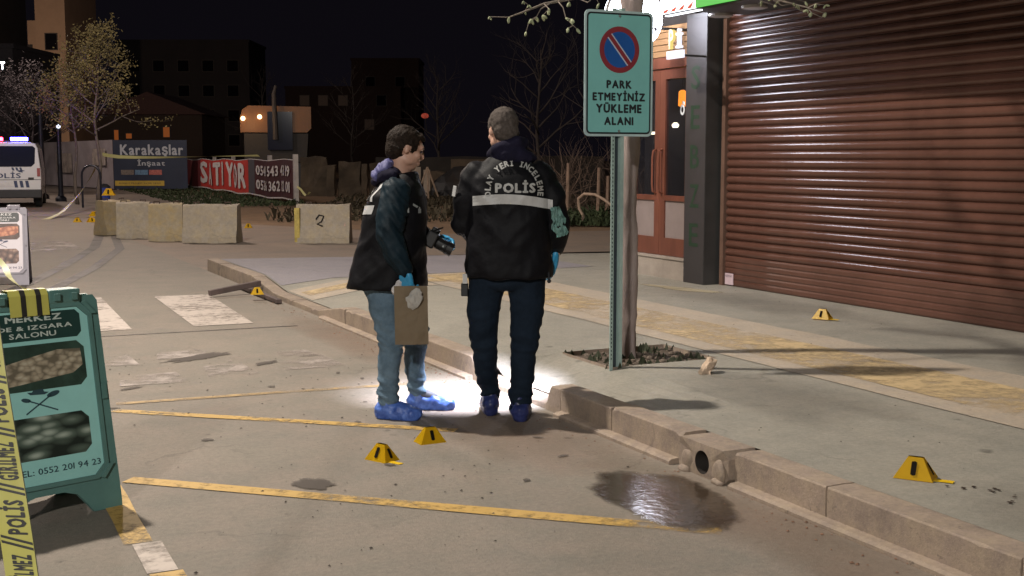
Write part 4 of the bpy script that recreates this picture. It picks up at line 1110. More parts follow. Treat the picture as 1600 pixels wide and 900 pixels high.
# ================================================================== SALE BANNER AND HOARDINGS
pR = Vector((-7.0, 39.3)); dB = Vector((-7.5, 17.7)).normalized()
def s_of(px):
    k = (px-800)/1911.; # X = kY
    return (pR.x-k*pR.y)/(k*dB.y-dB.x)
t = thing('sale_banner', 'long red and maroon sale banner stretched between white posts', 'banner', tuple(cf(pR.x, pR.y)), 0)
o0 = Vector(t.location)
nB = Vector((-.92, -.39))
def bp(s_, z, off=0.0):
    sag = .03*math.sin(s_*1.1); q = pR+dB*s_-Vector((dB.y, -dB.x))*0
    n2 = Vector((-dB.y, dB.x)); n2 = n2 if n2.y < 0 else -n2
    q = q+n2*(off+.05*math.sin(s_*2.1))
    return cf(q.x, q.y, z+sag)-o0
MAR = mat('maroon_banner', (.16, .028, .032), .55, scale=1, var=.2); REDB = mat('red_banner', (.52, .045, .035), .55, scale=1, var=.15); DGR = mat('grey_banner', (.075, .07, .08), .6); WB = mat('white_print', (.62, .58, .56), .6, var=.06)
def seg(px0, px1, m, nm, z0=.17, z1=1.42, off=0.0, n=14):
    a, b_ = s_of(px0), s_of(px1); mb = MB()
    for i in range(n):
        s0, s1 = a+(b_-a)*i/n, a+(b_-a)*(i+1)/n; mb.poly([bp(s0, z0, off), bp(s1, z0, off), bp(s1, z1, off), bp(s0, z1, off)])
    return mb.build(nm, m, t)
seg(276, 312.2, MAR, 'banner_sheet'); seg(312.5, 385.5, REDB, 'banner_sheet'); seg(385.8, 398.5, DGR, 'banner_sheet'); seg(398.8, 459, mat('dark_maroon_banner', (.060, .014, .018), .55, scale=1, var=.2), 'banner_sheet')
seg(276, 459, WB, 'banner_hem', .12, .165, .01, 40); seg(276, 459, WB, 'banner_hem', 1.425, 1.45, .01, 40)
seg(279, 290, mat('banner_photo', (.20, .18, .16), .6, var=.7, scale=3), 'banner_picture', .3, 1.3, .03)
mb = MB()
n_ = len('SATIYOR')
for i, ch in enumerate('SATIYOR'):
    x0 = 315+i*(69/n_)*1.0; x1 = x0+69/n_*.86
    if ch == 'I': x0 += 2.2; x1 = x0+4.0
    a, b_ = s_of(x0), s_of(x1); V, Fc, _ = text_geo(ch, .045); mb.raw([bp(a+(b_-a)*v[0], .33+v[1]*1.0, .035) for v in V], Fc)
def word(mb, s_, xa, xb, z0, z1):
    a, b_ = s_of(xa), s_of(xb); V, Fc, _ = text_geo(s_, .035)
    def sx(v):                                # keep the letters even along the picture of the word
        return s_of(xa+(xb-xa)*v)
    mb.raw([bp(sx(v[0]), z0+v[1]*(z1-z0), .035) for v in V], Fc)
word(mb, '0541 543 43 19', 401, 455, .88, 1.24); word(mb, '0536 362 12 01', 401, 455, .36, .72)
mb.build('lettering', WB, t)
PST = mat('pale_post', (.36, .33, .31), .7, scale=3, var=.25)
for px, h in ((461, 1.62), (405, 1.6), (353, 1.6), (322, 1.55), (276, 1.5)):
    s_ = s_of(px); q = bp(s_, 0, 0 if px == 461 else -.35); MB().box((q.x-.07, q.y-.07, 0), (q.x+.07, q.y+.07, h)).build('post', PST, t)
# developer hoarding
t = thing('developer_hoarding', 'dark blue developer hoarding with white lettering beside the grey site fence', 'hoarding', tuple(cf(-17.0, 57.5)), CA)
BLUEH = mat('navy_hoarding', (.016, .024, .050), .5, scale=.5, var=.2)
MB().box((-1.75, 0, .06), (1.72, .06, 2.34)).build('panel', BLUEH, t)
mb = MB()
for x in (-1.6, 0, 1.55): mb.box((x-.05, .062, 0), (x+.05, .16, 2.3))
mb.build('prop', PST, t)
fnH = lambda a, b_: (a, -.012, b_)
mb = MB(); put_text(mb, 'Karakaşlar', fnH, -1.42, 1.55, 1.50, 2.14, bold=.035); put_text(mb, 'İnşaat', fnH, -.62, .68, 1.08, 1.46, bold=.02); mb.build('lettering', mat('hoarding_white', (.42, .44, .48), .6), t)
for i, c_ in enumerate(((.16, .13, .11), (.12, .22, .34), (.42, .12, .10))):
    MB().box((-1.4+i*.66, -.010, .72), (-.80+i*.66, -.004, .95)).build('logo_strip', mat('logo_%d' % i if False else ('logo_brown', 'logo_blue', 'logo_red')[i], c_, .5, var=.5, scale=14), t)
MB().box((-1.70, -.010, .20), (.62, -.004, .44)).build('yellow_strip', mat('yellow_strip', (.50, .34, .05), .5), t)
mb = MB(); put_text(mb, 'KONUT PROJESİ SATIŞ OFİSİ', lambda a, b_: (a, -.0125, b_), -1.5, .45, .27, .37); mb.build('lettering', BLUEH, t)
t = thing('site_fence', 'grey ribbed metal site fence running back behind the slim trees', 'fence', tuple(cf(-18.8, 57.5)), 0)
o0 = Vector(t.location); FM = mat('grey_fence_metal', (.34, .29, .30), .6, scale=1, var=.2)
A0 = Vector((-18.8, 57.6)); A1 = Vector((-36, 82)); n_ = 14
for i in range(n_):
    a = A0.lerp(A1, i/n_); b_ = A0.lerp(A1, (i+.985)/n_); mb = MB()
    for k in range(8):
        p0 = a.lerp(b_, k/8); p1 = a.lerp(b_, (k+.5)/8); p2 = a.lerp(b_, (k+1)/8); nn = Vector((.05, .035))
        q = [cf(p0.x, p0.y)-o0, cf(p1.x-nn.x, p1.y-nn.y)-o0, cf(p2.x, p2.y)-o0]
        for u_, v_ in ((q[0], q[1]), (q[1], q[2])): mb.poly([u_+Vector((0, 0, .05)), v_+Vector((0, 0, .05)), v_+Vector((0, 0, 2.35)), u_+Vector((0, 0, 2.35))])
    mb.build('fence_panel', FM, t)
for (f0, f1, z0, z1) in ((.03, .10, 1.15, 1.95), (.22, .32, .75, 1.75)):
    a = A0.lerp(A1, f0)-Vector((.0, .25)); b_ = A0.lerp(A1, f1)-Vector((0, .25)); a = cf(a.x, a.y)-o0; b_ = cf(b_.x, b_.y)-o0
    MB().poly([a+Vector((0, 0, z0)), b_+Vector((0, 0, z0)), b_+Vector((0, 0, z1)), a+Vector((0, 0, z1))]).build('notice', mat('pale_notice', (.62, .52, .46), .7, var=.5, scale=2), t)
# weeds below the banner
WD = mat('dark_weeds', (.045, .062, .025), .85, var=.5, scale=1.2)
def weeds(name, label, pts_fn, n, seed, h0, h1, m=WD):
    rnd = random.Random(seed); mb = MB()
    for _ in range(n):
        p, k = pts_fn(rnd); hh = rnd.uniform(h0, h1)*k
        for q in range(3):
            a = rnd.uniform(0, 2*PI); d = Vector((math.cos(a), math.sin(a), 0)); s_ = Vector((-d.y, d.x, 0))*.022
            mid = p+d*hh*.35+Vector((0, 0, hh*.7)); tip = p+d*hh*.8+Vector((0, 0, hh*rnd.uniform(.5, 1.0)))
            mb.raw([p-s_, p+s_, mid+s_*1.4, mid-s_*1.4, tip], [(0, 1, 2, 3), (3, 2, 4)])
    return tag(mb.build(name, m), label, 'weeds', kind='stuff')
def under(rnd):
    px = rnd.uniform(232, 470); s_ = s_of(px); off = rnd.uniform(-.2, 3.4); q = pR+dB*s_+Vector((-.92, -.39))*off
    return cf(q.x, q.y, 0), .5+max(0, noise.noise(Vector((q.x*.8, q.y*.8, 0))))*1.7
weeds('verge_weeds', 'dark green weeds along the foot of the sale banner', under, 3000, 8, .05, .18)
def lot(rnd):
    X = rnd.uniform(-6, 6); Y = rnd.uniform(29, 48); return cf(X, Y, -.02), .5+max(0, noise.noise(Vector((X*.7, Y*.4, 5))))*1.6
weeds('yard_weeds', 'sparse dry weeds over the dark yard behind the officers', lot, 2600, 9, .10, .42, mat('dry_weeds', (.05, .040, .022), .9, var=.5, scale=1.5))

# ================================================================== POLICE VAN
VW = mat('white_van_paint', (.62, .62, .64), .25, scale=.8, var=.04, coat=.5)
VG = mat('van_glass', (.012, .014, .03), .08, var=0, spec=.8); VB = mat('van_plastic', (.025, .025, .028), .6); NAVY = mat('van_navy', (.02, .035, .10), .5)
t = thing('police_van', 'white police van with navy lettering and red and blue roof lights', 'van', tuple(cf(-15.15, 36.6)), CA+math.radians(19))
def bodyrings(mb, prof, ys):
    rings = [[mb.b.verts.new((x*sx, y, z*sz+z0)) for x, z in prof] for (y, sx, sz, z0) in ys]
    n = len(prof)
    for i in range(len(rings)-1):
        for k in range(n): mb.b.faces.new((rings[i][k], rings[i][(k+1) % n], rings[i+1][(k+1) % n], rings[i+1][k]))
    mb.b.faces.new(rings[0]); mb.b.faces.new(list(reversed(rings[-1])))
prof = [(-.95, .38), (.95, .38), (.97, .9), (.965, 1.15), (.90, 1.80), (.84, 1.93), (.70, 1.975), (-.70, 1.975), (-.84, 1.93), (-.90, 1.80), (-.965, 1.15), (-.97, .9)]
mb = MB(); bodyrings(mb, prof, [(0, .985, .985, .01), (.05, 1, 1, 0), (3.2, 1, 1, 0), (3.9, .96, .93, 0), (4.35, .93, .60, .10), (4.95, .88, .52, .12), (5.05, .8, .45, .15)])
vb = mb.build('body', VW, t, smooth=False)
MB().poly([(-.82, -.004, 1.24), (.70, -.004, 1.24), (.80, -.004, 1.34), (.83, -.004, 1.80), (.76, -.004, 1.86), (-.76, -.004, 1.86), (-.83, -.004, 1.80)]).build('rear_window', VG, t)
for s_ in (-1, 1):
    MB().poly([(s_*.974, .4, 1.22), (s_*.974, 2.9, 1.22), (s_*.925, 2.9, 1.72), (s_*.925, .4, 1.72)]).build('side_window', VG, t)
    MB().box((s_*.90-.045, -.02, .95), (s_*.90+.045, .02, 1.20)).build('tail_light', mat('tail_red', (.25, .02, .02), .3), t)
MB().box((-.97, -.09, .30), (.97, .12, .56), bev=.03).build('bumper', VB, t)
mb = MB(); put_text(mb, 'POLİS', lambda a, b_: (a, -.009, b_), -.52, .40, .90, 1.10, bold=.02)
for k in range(6): mb.poly([(-.78+k*.11+(.62 if k > 2 else 0), -.009, 1.13), (-.72+k*.11+(.62 if k > 2 else 0), -.009, 1.13), (-.75+k*.11+(.62 if k > 2 else 0), -.009, 1.22), (-.81+k*.11+(.62 if k > 2 else 0), -.009, 1.22)])
for k in range(3): mb.poly([(.22+k*.16, -.009, .62), (.31+k*.16, -.009, .62), (.28+k*.16, -.009, .82), (.19+k*.16, -.009, .82)])
mb.poly([(.30, -.009, 1.12), (.42, -.009, 1.15), (.52, -.009, 1.12), (.44, -.009, 1.10), (.46, -.009, 1.07), (.36, -.009, 1.08)])
mb.build('lettering', NAVY, t)
MB().box((-.96, -.008, .845), (.955, -.003, .860)).build('door_seam', VB, t)
MB().box((.60, -.03, .86), (.76, -.004, .92)).build('door_handle', VB, t)
MB().box((-.30, -.012, .66), (.18, -.004, .78)).build('number_plate', mat('plate_white', (.6, .6, .6), .5), t)
wm = MB(); R_ = Matrix.Rotation(PI/2, 4, 'Y'); wm.lathe([(0, .11), (.20, .11), (.31, .10), (.335, .06), (.335, -.06), (.31, -.10), (0, -.11)], seg=24, M=R_); wme = wm.mesh('wheel'); wme.materials.append(mat('tyre_rubber', (.018, .018, .018), .8))
hubm = MB().lathe([(0, .118), (.18, .112), (.19, .10)], seg=20, M=R_).lathe([(0, -.118), (.18, -.112), (.19, -.10)], seg=20, M=R_).mesh('rim'); hubm.materials.append(mat('wheel_rim', (.35, .35, .36), .3, metal=.8))
for s_ in (-1, 1):
    for y in (.85, 3.95):
        o = link('wheel', wme, t, (s_*.84, y, .335)); link('rim', hubm, o)
MB().box((-.62, .18, 1.98), (.62, .40, 2.02)).build('light_bar', VB, t)
MB().box((-.60, .16, 2.021), (-.08, .42, 2.12), bev=.02).build('red_lamp', emis('red_beacon', (1.0, .02, .06), 40), t)
MB().box((.14, .16, 2.021), (.62, .42, 2.12), bev=.02).build('blue_lamp', emis('blue_beacon', (.06, .05, 1.0), 60), t)
pv = Vector(t.location)
bl_ = cf(-14.85, 36.55, 2.4); rl_ = cf(-15.75, 36.3, 2.4)
lamp('blue_beacon_light', bl_, 12, (.1, .1, 1), .05); lamp('red_beacon_light', rl_, 14, (1, .05, .08), .05)

# ================================================================== STREET TREES, HOOP, POSTS
LEAF = mat('pale_spring_leaf', (.20, .165, .07), .8, var=.45, scale=1.5); BARK2 = mat('street_tree_bark', (.13, .105, .09), .9, var=.3)
LEAF2 = mat('dull_purple_leaf', (.04, .03, .032), .8, var=.4, scale=1.5)
def street_tree(label, X, Y, h, clear, rad, seed, nleaf, leafm, r0=.075, barkm=BARK2, cat='tree', squash=1.0, group='slim street trees'):
    t = thing('street_tree', label, cat, tuple(cf(X, Y)), 0, group); rnd = random.Random(seed); mb = MB(); buds = []
    pts = [Vector((.05*math.sin(k*1.3+seed), .05*math.cos(k*1.1), k*clear/5)) for k in range(6)]
    n = 6
    for k in range(1, n): pts.append(Vector((.08*math.sin(k+seed), .08*math.cos(k), clear+(h-clear)*.85*k/n)))
    R_ = [r0*(1-.85*i/(len(pts)-1)) for i in range(len(pts))]
    tr = MB(); tr.tube(pts, R_, 9); tr.build('trunk', barkm, t, smooth=True)
    for k in range(15):
        f = k/15; p = pts[5].lerp(pts[-1], f) if k else pts[5]; a = k*2.4+seed
        L_ = rad*(.95-.55*f)*rnd.uniform(.8, 1.15)
        grow(mb, p, Vector((math.cos(a), math.sin(a), .55+.7*f)).normalized(), L_, r0*.38*(1-.5*f), 2, rnd, buds, .5, .25, .2)
    mb.build('limbs', barkm, t, smooth=True)
    lf = MB()
    for _ in range(nleaf):
        p, d = rnd.choice(buds); p = p+Vector((rnd.gauss(0, .10), rnd.gauss(0, .10), rnd.gauss(0, .10)))
        a = Vector((rnd.uniform(-1, 1), rnd.uniform(-1, 1), rnd.uniform(-1, 1))).normalized(); b_ = a.orthogonal().normalized(); s_ = rnd.uniform(.025, .060)
        lf.raw([p-a*s_, p+b_*s_*.6, p+a*s_, p-b_*s_*.6], [(0, 1, 2, 3)])
    if nleaf: tag(lf.build('leaves', leafm, t), kind='stuff')
    return t
street_tree('slim pale leaved street tree nearest the navy hoarding, with the tallest crown', -12.95, 38.3, 6.0, 2.2, 1.55, 4, 3600, LEAF)
street_tree('slim pale leaved street tree left of the taller one, crown overlapping it', -14.1, 39.5, 5.0, 2.3, 1.2, 9, 2600, LEAF, .06)
street_tree('dull purplish street tree behind the police van', -19.6, 50, 5.0, 1.9, 2.3, 12, 2600, LEAF2, .09, mat('dusky_bark', (.035, .027, .03), .9))
street_tree('dull purplish street tree between the van and the site fence', -24.5, 60, 5.2, 2.0, 2.2, 15, 2000, LEAF2, .09, mat('dusky_bark', (.035, .027, .03), .9))
HP = mat('dark_hoop_metal', (.03, .032, .045), .4, metal=.6)
mb = MB(); mb.tube([(-.27, 0, 0), (-.27, 0, .98)]+[(-.27*math.cos(PI*k/10), 0, .98+.30*math.sin(PI*k/10)) for k in range(1, 10)]+[(.27, 0, .98), (.27, 0, 0)], .032, 8)
tag(mb.build('bicycle_hoop', HP, loc=cf(-12.72, 36.9), rot=(0, 0, CA+.15)), 'dark inverted U bicycle hoop at the foot of the slim trees', 'bicycle stand')
t = thing('waste_bin', 'small blue waste bin behind the bicycle hoop', 'bin', tuple(cf(-13.0, 38.8)), CA)
MB().lathe([(.17, 0), (.20, .05), (.215, .55), (.22, .57)], seg=18).build('bin_body', mat('blue_bin', (.02, .05, .30), .4), t)
MB().lathe([(.225, .571), (.225, .60), (.12, .68), (0, .70)], seg=18).build('bin_lid', VB, t)
def post(label, X, Y, h, r, lampm=False):
    t = thing('iron_post', label, 'post', tuple(cf(X, Y)))
    MB().lathe([(r*2.2, 0), (r*2.2, .12), (r*1.2, .2), (r, .3), (r*.85, h), (0, h+.02)], seg=12).build('shaft', HP, t)
    if lampm: MB().lathe([(0, h+.021), (.06, h+.04), (.07, h+.10), (0, h+.16)], seg=10).build('lamp_head', emis('small_lamp', (.8, .85, 1), 2.5), t)
post('dark iron post with a small pale lamp on top, left of the slim trees', -15.65, 42.3, 2.5, .085, True)
post('dark iron post just right of the police van', -17.3, 45.0, 3.6, .095)
mb = MB(); tt = thing('kiosk_sign', 'dark framed notice box on a post right of the police van', 'sign', tuple(cf(-16.3, 41.5)), CA)
MB().box((-.2, 0, 1.35), (.24, .12, 1.78)).build('box', VB, tt); MB().tube([(0.02, .06, 0), (0.02, .06, 1.349)], .04).build('leg', HP, tt)
# paler pavement and kerb strip under the trees
sheet('far_pavement', [tuple(cf(-30, 36.5))[:2], tuple(cf(-9.5, 30.5))[:2], tuple(cf(-9.0, 36))[:2], tuple(cf(-11, 46))[:2], tuple(cf(-17.5, 57.5))[:2], tuple(cf(-36, 81))[:2]], 0.006, ground_mat('far_paving', (.25, .21, .18), (.17, .145, .13), (.28, .2, .14), big=.4, fine=6, spots=False))

# ================================================================== DARK BACKGROUND: digger, ruins, houses
t = thing('digger', 'orange digger with a dark cab and two headlights in the dark yard', 'digger', tuple(cf(-11.6, 60)), CA+.12)
ORG = mat('digger_orange', (.20, .075, .012), .5, scale=1, var=.15)
mb = MB(); mb.prism([(-1.66, 2.75), (1.55, 2.75), (1.75, 2.95), (1.75, 4.0), (-1.25, 4.05), (-1.55, 3.85), (-1.68, 3.4)], 'y', 0, 1.6); mb.build('engine_cover', ORG, t)
mb = MB(); mb.prism([(-.35, 1.9), (.85, 1.9), (.85, 3.75), (-.35, 3.75)], 'y', -.12, -.01); mb.build('cab_window', VG, t)
MB().prism([(-1.5, 1.3), (1.5, 1.3), (1.6, 2.7), (-1.5, 2.7)], 'y', .1, 1.5).build('lower_body', mat('digger_grey', (.035, .03, .026), .7), t)
for x in (-1.0, 1.0): MB().prism([(x-.25-.3, .0), (x+.25+.3, 0), (x+.8, .5), (x+.55, 1.25), (x-.55, 1.25), (x-.8, .5)], 'y', -.3, 2.2).build('track', VB, t)
MB().tube([(.05, -.3, 2.4), (.0, -.35, 4.6), (.1, -.4, 5.0)], [.13, .10, .06], 8).build('boom', mat('boom_grey', (.06, .05, .045), .7), t)
for x, z in ((-1.52, 3.42), (-.72, 3.5)): MB().ball((x, -.08, z), (.11, .08, .11)).build('headlight', emis('headlight', (1, .66, .36), 5), t)
lamp('headlight_light', cf(-12.7, 58.6, 3.2), 30, (1, .6, .28), .1)

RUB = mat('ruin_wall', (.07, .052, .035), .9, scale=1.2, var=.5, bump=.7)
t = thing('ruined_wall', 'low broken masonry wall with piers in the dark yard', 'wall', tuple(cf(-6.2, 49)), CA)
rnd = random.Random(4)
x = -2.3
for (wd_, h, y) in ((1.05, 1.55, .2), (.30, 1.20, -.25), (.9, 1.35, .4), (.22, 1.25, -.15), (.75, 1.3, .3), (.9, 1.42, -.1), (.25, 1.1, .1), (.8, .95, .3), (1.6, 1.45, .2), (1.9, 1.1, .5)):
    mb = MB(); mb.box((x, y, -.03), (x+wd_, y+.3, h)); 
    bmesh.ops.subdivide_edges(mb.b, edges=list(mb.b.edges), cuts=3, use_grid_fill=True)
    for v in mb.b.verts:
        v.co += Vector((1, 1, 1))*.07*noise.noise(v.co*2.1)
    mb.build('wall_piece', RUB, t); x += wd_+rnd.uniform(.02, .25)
PALEP = mat('pale_panel', (.30, .25, .20), .8, scale=2, var=.3)
t = thing('leaning_panels', 'pale leaning sheets beside the ruined wall', 'sheet', tuple(cf(-4.2, 46)), CA)
for i, (x, w2) in enumerate(((-.2, .32), (.25, .5), (.85, .25))): MB().box((x, .05*i, 0), (x+w2, .05*i+.04, 1.28-.1*i)).build('panel', PALEP, t, rot=(-.12, 0, 0))
t = thing('timber_trestle', 'pale three legged timber trestle in the yard between the two officers', 'trestle', tuple(cf(-3.05, 44)), CA); TRS = mat('pale_timber', (.30, .22, .16), .8, var=.3)
for (x, y) in ((-.42, 0), (.04, -.1), (.42, .1)): MB().tube([(x, y, 0), (.0, 0, 1.18)], .035, 6).build('leg', TRS, t)
mb = MB(); mb.ball((0, 0, 0), (1.25, 1.0, 1.18), u=20, v=12)  # black dome stands in for the dark of an arched opening
for v in mb.b.verts: v.co += v.co.normalized()*.12*noise.noise(v.co*1.7)
tag(mb.build('dark_opening_dome', mat('opening_dark', (.012, .012, .014), .6), loc=cf(-1.9, 46.5, 0)), 'rounded black dome put in for a dark arch behind the trestle', 'stand-in dome')
mb = MB(); mb.box((-3.2, 0, 0), (6.5, .25, 1.55))
bmesh.ops.subdivide_edges(mb.b, edges=list(mb.b.edges), cuts=4, use_grid_fill=True)
for v in mb.b.verts: v.co.z += .12*noise.noise(v.co*.9)*(v.co.z > 1)
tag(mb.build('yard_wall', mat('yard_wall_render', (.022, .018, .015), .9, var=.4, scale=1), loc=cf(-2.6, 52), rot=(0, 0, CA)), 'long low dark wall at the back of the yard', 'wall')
# bent pale pipe, stakes and brushwood left of the sign post
PIPE = mat('pale_pipe', (.42, .30, .22), .6, var=.2)
mb = MB(); mb.tube([cf(*at(*p)) for p in [(907, 352, 27.5), (912, 338, 27.5), (905, 326, 27.5), (904, 310, 27.5), (913, 303, 27.3), (930, 304, 27.1), (944, 312, 27), (962, 326, 26.8)]], .035, 7)
tag(mb.build('bent_pipe', PIPE, smooth=True), 'bent pale pipe standing in the brushwood left of the sign post', 'pipe')
for i, (px, y0, y1, lab) in enumerate(((934, 335, 262, 'tall pale stake standing in the brushwood beside the bent pipe'), (886, 330, 255, 'thin stake at the left end of the brushwood'), (948, 338, 275, 'short reddish stake just left of the sign post'))):
    Y = 28.5; a = cf(*at(px, y0, Y)); b_ = cf(*at(px+2, y1, Y)); a.z = 0
    tag(MB().tube([a, b_], [.05, .035], 6).build('stake', mat('stake_wood', (.26, .17, .12), .8, var=.3)), lab, 'stake')
t = thing('brushwood', 'tangle of bare brushwood and twigs left of the sign post', 'shrub', tuple(cf(1.9, 30)))
mb = MB(); rnd = random.Random(31)
for k in range(46):
    a = rnd.uniform(0, 2*PI); b0 = Vector((rnd.uniform(-1.3, 1.6), rnd.uniform(-.8, .8), 0)); dd = []
    grow(mb, b0, Vector((math.cos(a)*.5, math.sin(a)*.5, 1)).normalized(), rnd.uniform(.5, 2.0), rnd.uniform(.008, .02), 2, rnd, dd, .5, .2, .35)
mb.build('stems', mat('brush_stem', (.15, .10, .075), .9, var=.4, scale=2), t)
def lowb(rnd):
    X = rnd.uniform(.8, 4.5); Y = rnd.uniform(27, 31); return cf(X, Y, 0), rnd.uniform(.5, 1.2)
weeds('brush_weeds', 'low dark weeds under the brushwood left of the sign post', lowb, 1500, 12, .10, .4)
for i, (X, Y, h, s_, lab) in enumerate(((.9, 41, 6.5, 3, 'bare dark tree rising behind the right officer'), (3.4, 36, 5.5, 5, 'bare dark tree just left of the sign'), (-3.5, 58, 7, 8, 'bare dark tree behind the gap between the officers'), (-8.6, 66, 7.5, 11, 'bare dark tree right of the orange digger'), (-14.6, 72, 8.0, 14, 'bare dark tree left of the orange digger'))):
    street_tree(lab, X, Y, h, 1.6, 2.3, s_, 0, LEAF, .10, mat('dark_bark', (.035, .026, .022), .9, var=.3), group='bare trees in the dark yard')
# buildings
def building(label, X, Y, wd_, dp, h, m, wins=(), rz=0.0, lit=None, roof=None, winm=None):
    t = thing('building', label, 'building', tuple(cf(X, Y)), CA+rz)
    MB().box((-wd_/2, 0, -.03), (wd_/2, dp, h)).build('wall', m, t)
    if roof: MB().prism([(-wd_/2-.4, h+.001), (wd_/2+.4, h+.001), (0, h+roof)], 'y', -.4, dp+.4).build('roof', mat('dark_roof', (.10, .045, .035), .8), t)
    else: MB().box((-wd_/2-.12, -.12, h+.001), (wd_/2+.12, dp+.12, h+.30)).build('parapet', m, t)
    for (x, z, w2, h2, k) in wins:
        fr = MB().box((x-w2/2-.08, -.05, z-.08), (x+w2/2+.08, -.002, z+h2+.08)).build('window', mat('window_frame', (.05, .042, .04), .7), t)
        MB().box((x-w2/2, -.058, z), (x+w2/2, -.0505, z+h2)).build('pane', lit if (k and lit) else (winm or mat('dark_pane', (.006, .006, .009), .9, var=0, spec=.05)), fr)
    return t
BEI = mat('beige_tower', (.34, .235, .17), .85, scale=.4, var=.12); GRB = mat('grey_block', (.03, .026, .03), .85, scale=.3, var=.2); RDB = mat('reddish_block', (.035, .018, .016), .85, scale=.3, var=.2)
OG = emis('orange_window', (1.0, .25, .04), .16); DIM = emis('dim_window', (.6, .22, .10), .008)
wz = []
for z in (12.0, 9.7, 7.4, 5.0, 2.6): wz.append((.05, z+.0, 1.1, 1.5, 0))
t = building('stepped beige tower block lit from below, far behind the police van', -44.8, 120, 2.9, 9, 18.5, BEI, wz)
MB().box((-2.35, .3, -.03), (-1.452, 8, 14.8)).build('side_wing', BEI, t)
MB().box((-2.36, .2, 12.0), (-1.9, .299, 12.5)).build('balcony', GRB, t)
building('dark grey apartment block behind the crowns of the slim trees', -40, 150, 16, 10, 15.5, GRB, [(x, z, 1.3, 1.3, 0) for x in (-6, -3, 0, 3, 6) for z in (3, 6, 9, 12)])
building('unlit grey block behind the van, at the left edge of the picture', -62, 125, 18, 10, 22, GRB, [(x, z, 1.5, 1.4, 0) for x in (-6, -2, 2, 6) for z in (4, 8, 12, 16)])
building('low reddish house with dim windows, far beyond the yard', -22, 160, 15, 9, 10.5, RDB, [(x, z, 1.2, 1.3, 1) for x, z in ((-5, 10.5-2.2), (-2.6, 8.3), (0, 8.3), (3.4, 5.2))]+[(5, 8.3, 1.2, 1.3, 0), (-5, 4, 1.2, 1.3, 0)], lit=DIM)
building('taller dark reddish block right of the low reddish house', -17, 165, 9, 9, 14.5, RDB, [(x, z, 1.2, 1.3, 0) for x in (-2, 2) for z in (4, 8, 11)])
building('small house with orange lit windows behind the navy hoarding', -26, 88, 7.5, 7, 4.6, mat('house_render', (.06, .036, .024), .85), [(-2.4, 2.8, .3, .7, 1), (-1.5, 2.9, .4, .35, 1), (1.2, 3.0, .45, .7, 1)], lit=OG, roof=1.6)
mb = MB(); tt = thing('lit_shop_sign', 'small white glowing sign high at the left edge of the picture', 'sign', tuple(cf(-33.2, 80, 7.2)), CA)
V, Fc, _ = text_geo('MARKET', .05)
b_ = MB(); b_.raw([(-1.9+v[0]*2.2, -.02, v[1]*.52) for v in V], Fc); b_.build('lettering', emis('white_neon', (.85, .9, 1), 7), tt)
MB().box((-2.0, 0, -.15), (.4, .2, .7)).build('backing', VB, tt)
building('dark shop block carrying the glowing white sign', -37, 80.3, 9, 8, 8.6, mat('dark_block', (.05, .045, .05), .9), [(x, z, 1.3, 1.2, 0) for x in (-2.5, 0, 2.5) for z in (2.2, 5.0)])
lamp('street_or_added_light', cf(-41, 101, 9), 4200, (1, .72, .5), .3)  # added lamp to light the beige tower; no fixture stands here
red = tag(MB().ball(cf(*at(664, 181, 70)), (.22, .22, .15)).build('red_lamp', emis('red_far_lamp', (1, .14, .08), .25)), 'tiny red lamp in the dark above the left officer', 'lamp')
# the street lamp standing left of the picture that throws the long shadows
t = thing('street_lamp', 'tall street lamp standing on the far side of the road, left of the picture', 'street lamp', tuple(cf(-6.2, 8.2)), CA)
MB().lathe([(.14, 0), (.13, .4), (.085, .6), (.055, 8.5)], seg=14).build('pole', HP, t)
MB().tube([(0, 0, 8.4), (.4, .05, 8.72), (1.3, .18, 8.80)], .03, 8).build('arm', HP, t)
MB().box((1.1, .08, 8.76), (1.9, .30, 8.86), bev=.02).build('lamp_head', VB, t)

# ================================================================== PEOPLE
SKIN = mat('skin', (.46, .27, .20), .5, var=.10, scale=9); HAIRD = mat('dark_hair', (.016, .010, .007), .7, spec=.12, var=.5, scale=40, bump=.6, bscale=90)
HAIRG = mat('cropped_grey_hair', (.075, .062, .055), .85, spec=.1, var=.35, scale=60, bump=.5, bscale=140)
JKT = mat('black_jacket', (.0040, .0040, .0058), .62, scale=6, var=.35, spec=.16, bump=.25, bscale=30)
SLV = mat('dark_teal_sleeve', (.0065, .016, .024), .6, scale=6, var=.4, spec=.16, bump=.15, bscale=26)
NVY = mat('navy_hood', (.010, .009, .022), .85, spec=.12, scale=9, var=.35, bump=.3)
VIO = mat('violet_hood_lining', (.085, .085, .215), .7, scale=7, var=.2, bump=.3)
JEAN = mat('blue_jeans', (.150, .225, .300), .85, spec=.15, c2=(.065, .105, .145), scale=7, bump=.5, bscale=70)
TRS2 = mat('dark_navy_trousers', (.009, .016, .028), .85, spec=.12, scale=5, var=.4, bump=.35, bscale=60)
COV = mat('blue_shoe_cover', (.10, .20, .60), .45, c2=(.025, .065, .30), scale=24, bump=.6, bscale=30)
COV2 = mat('dark_blue_shoe_cover', (.022, .030, .11), .35, scale=14, var=.5, bump=.6, bscale=30)
SHOE = mat('grey_shoe', (.10, .10, .12), .7, var=.3, scale=12)
GLV = mat('blue_glove', (.03, .26, .48), .4, var=.15, scale=12)
REFL = mat('reflective_strip', (.42, .42, .42), .5, var=.10, scale=9); REFD = mat('reflective_lettering', (.34, .34, .33), .55, var=.12, scale=14)

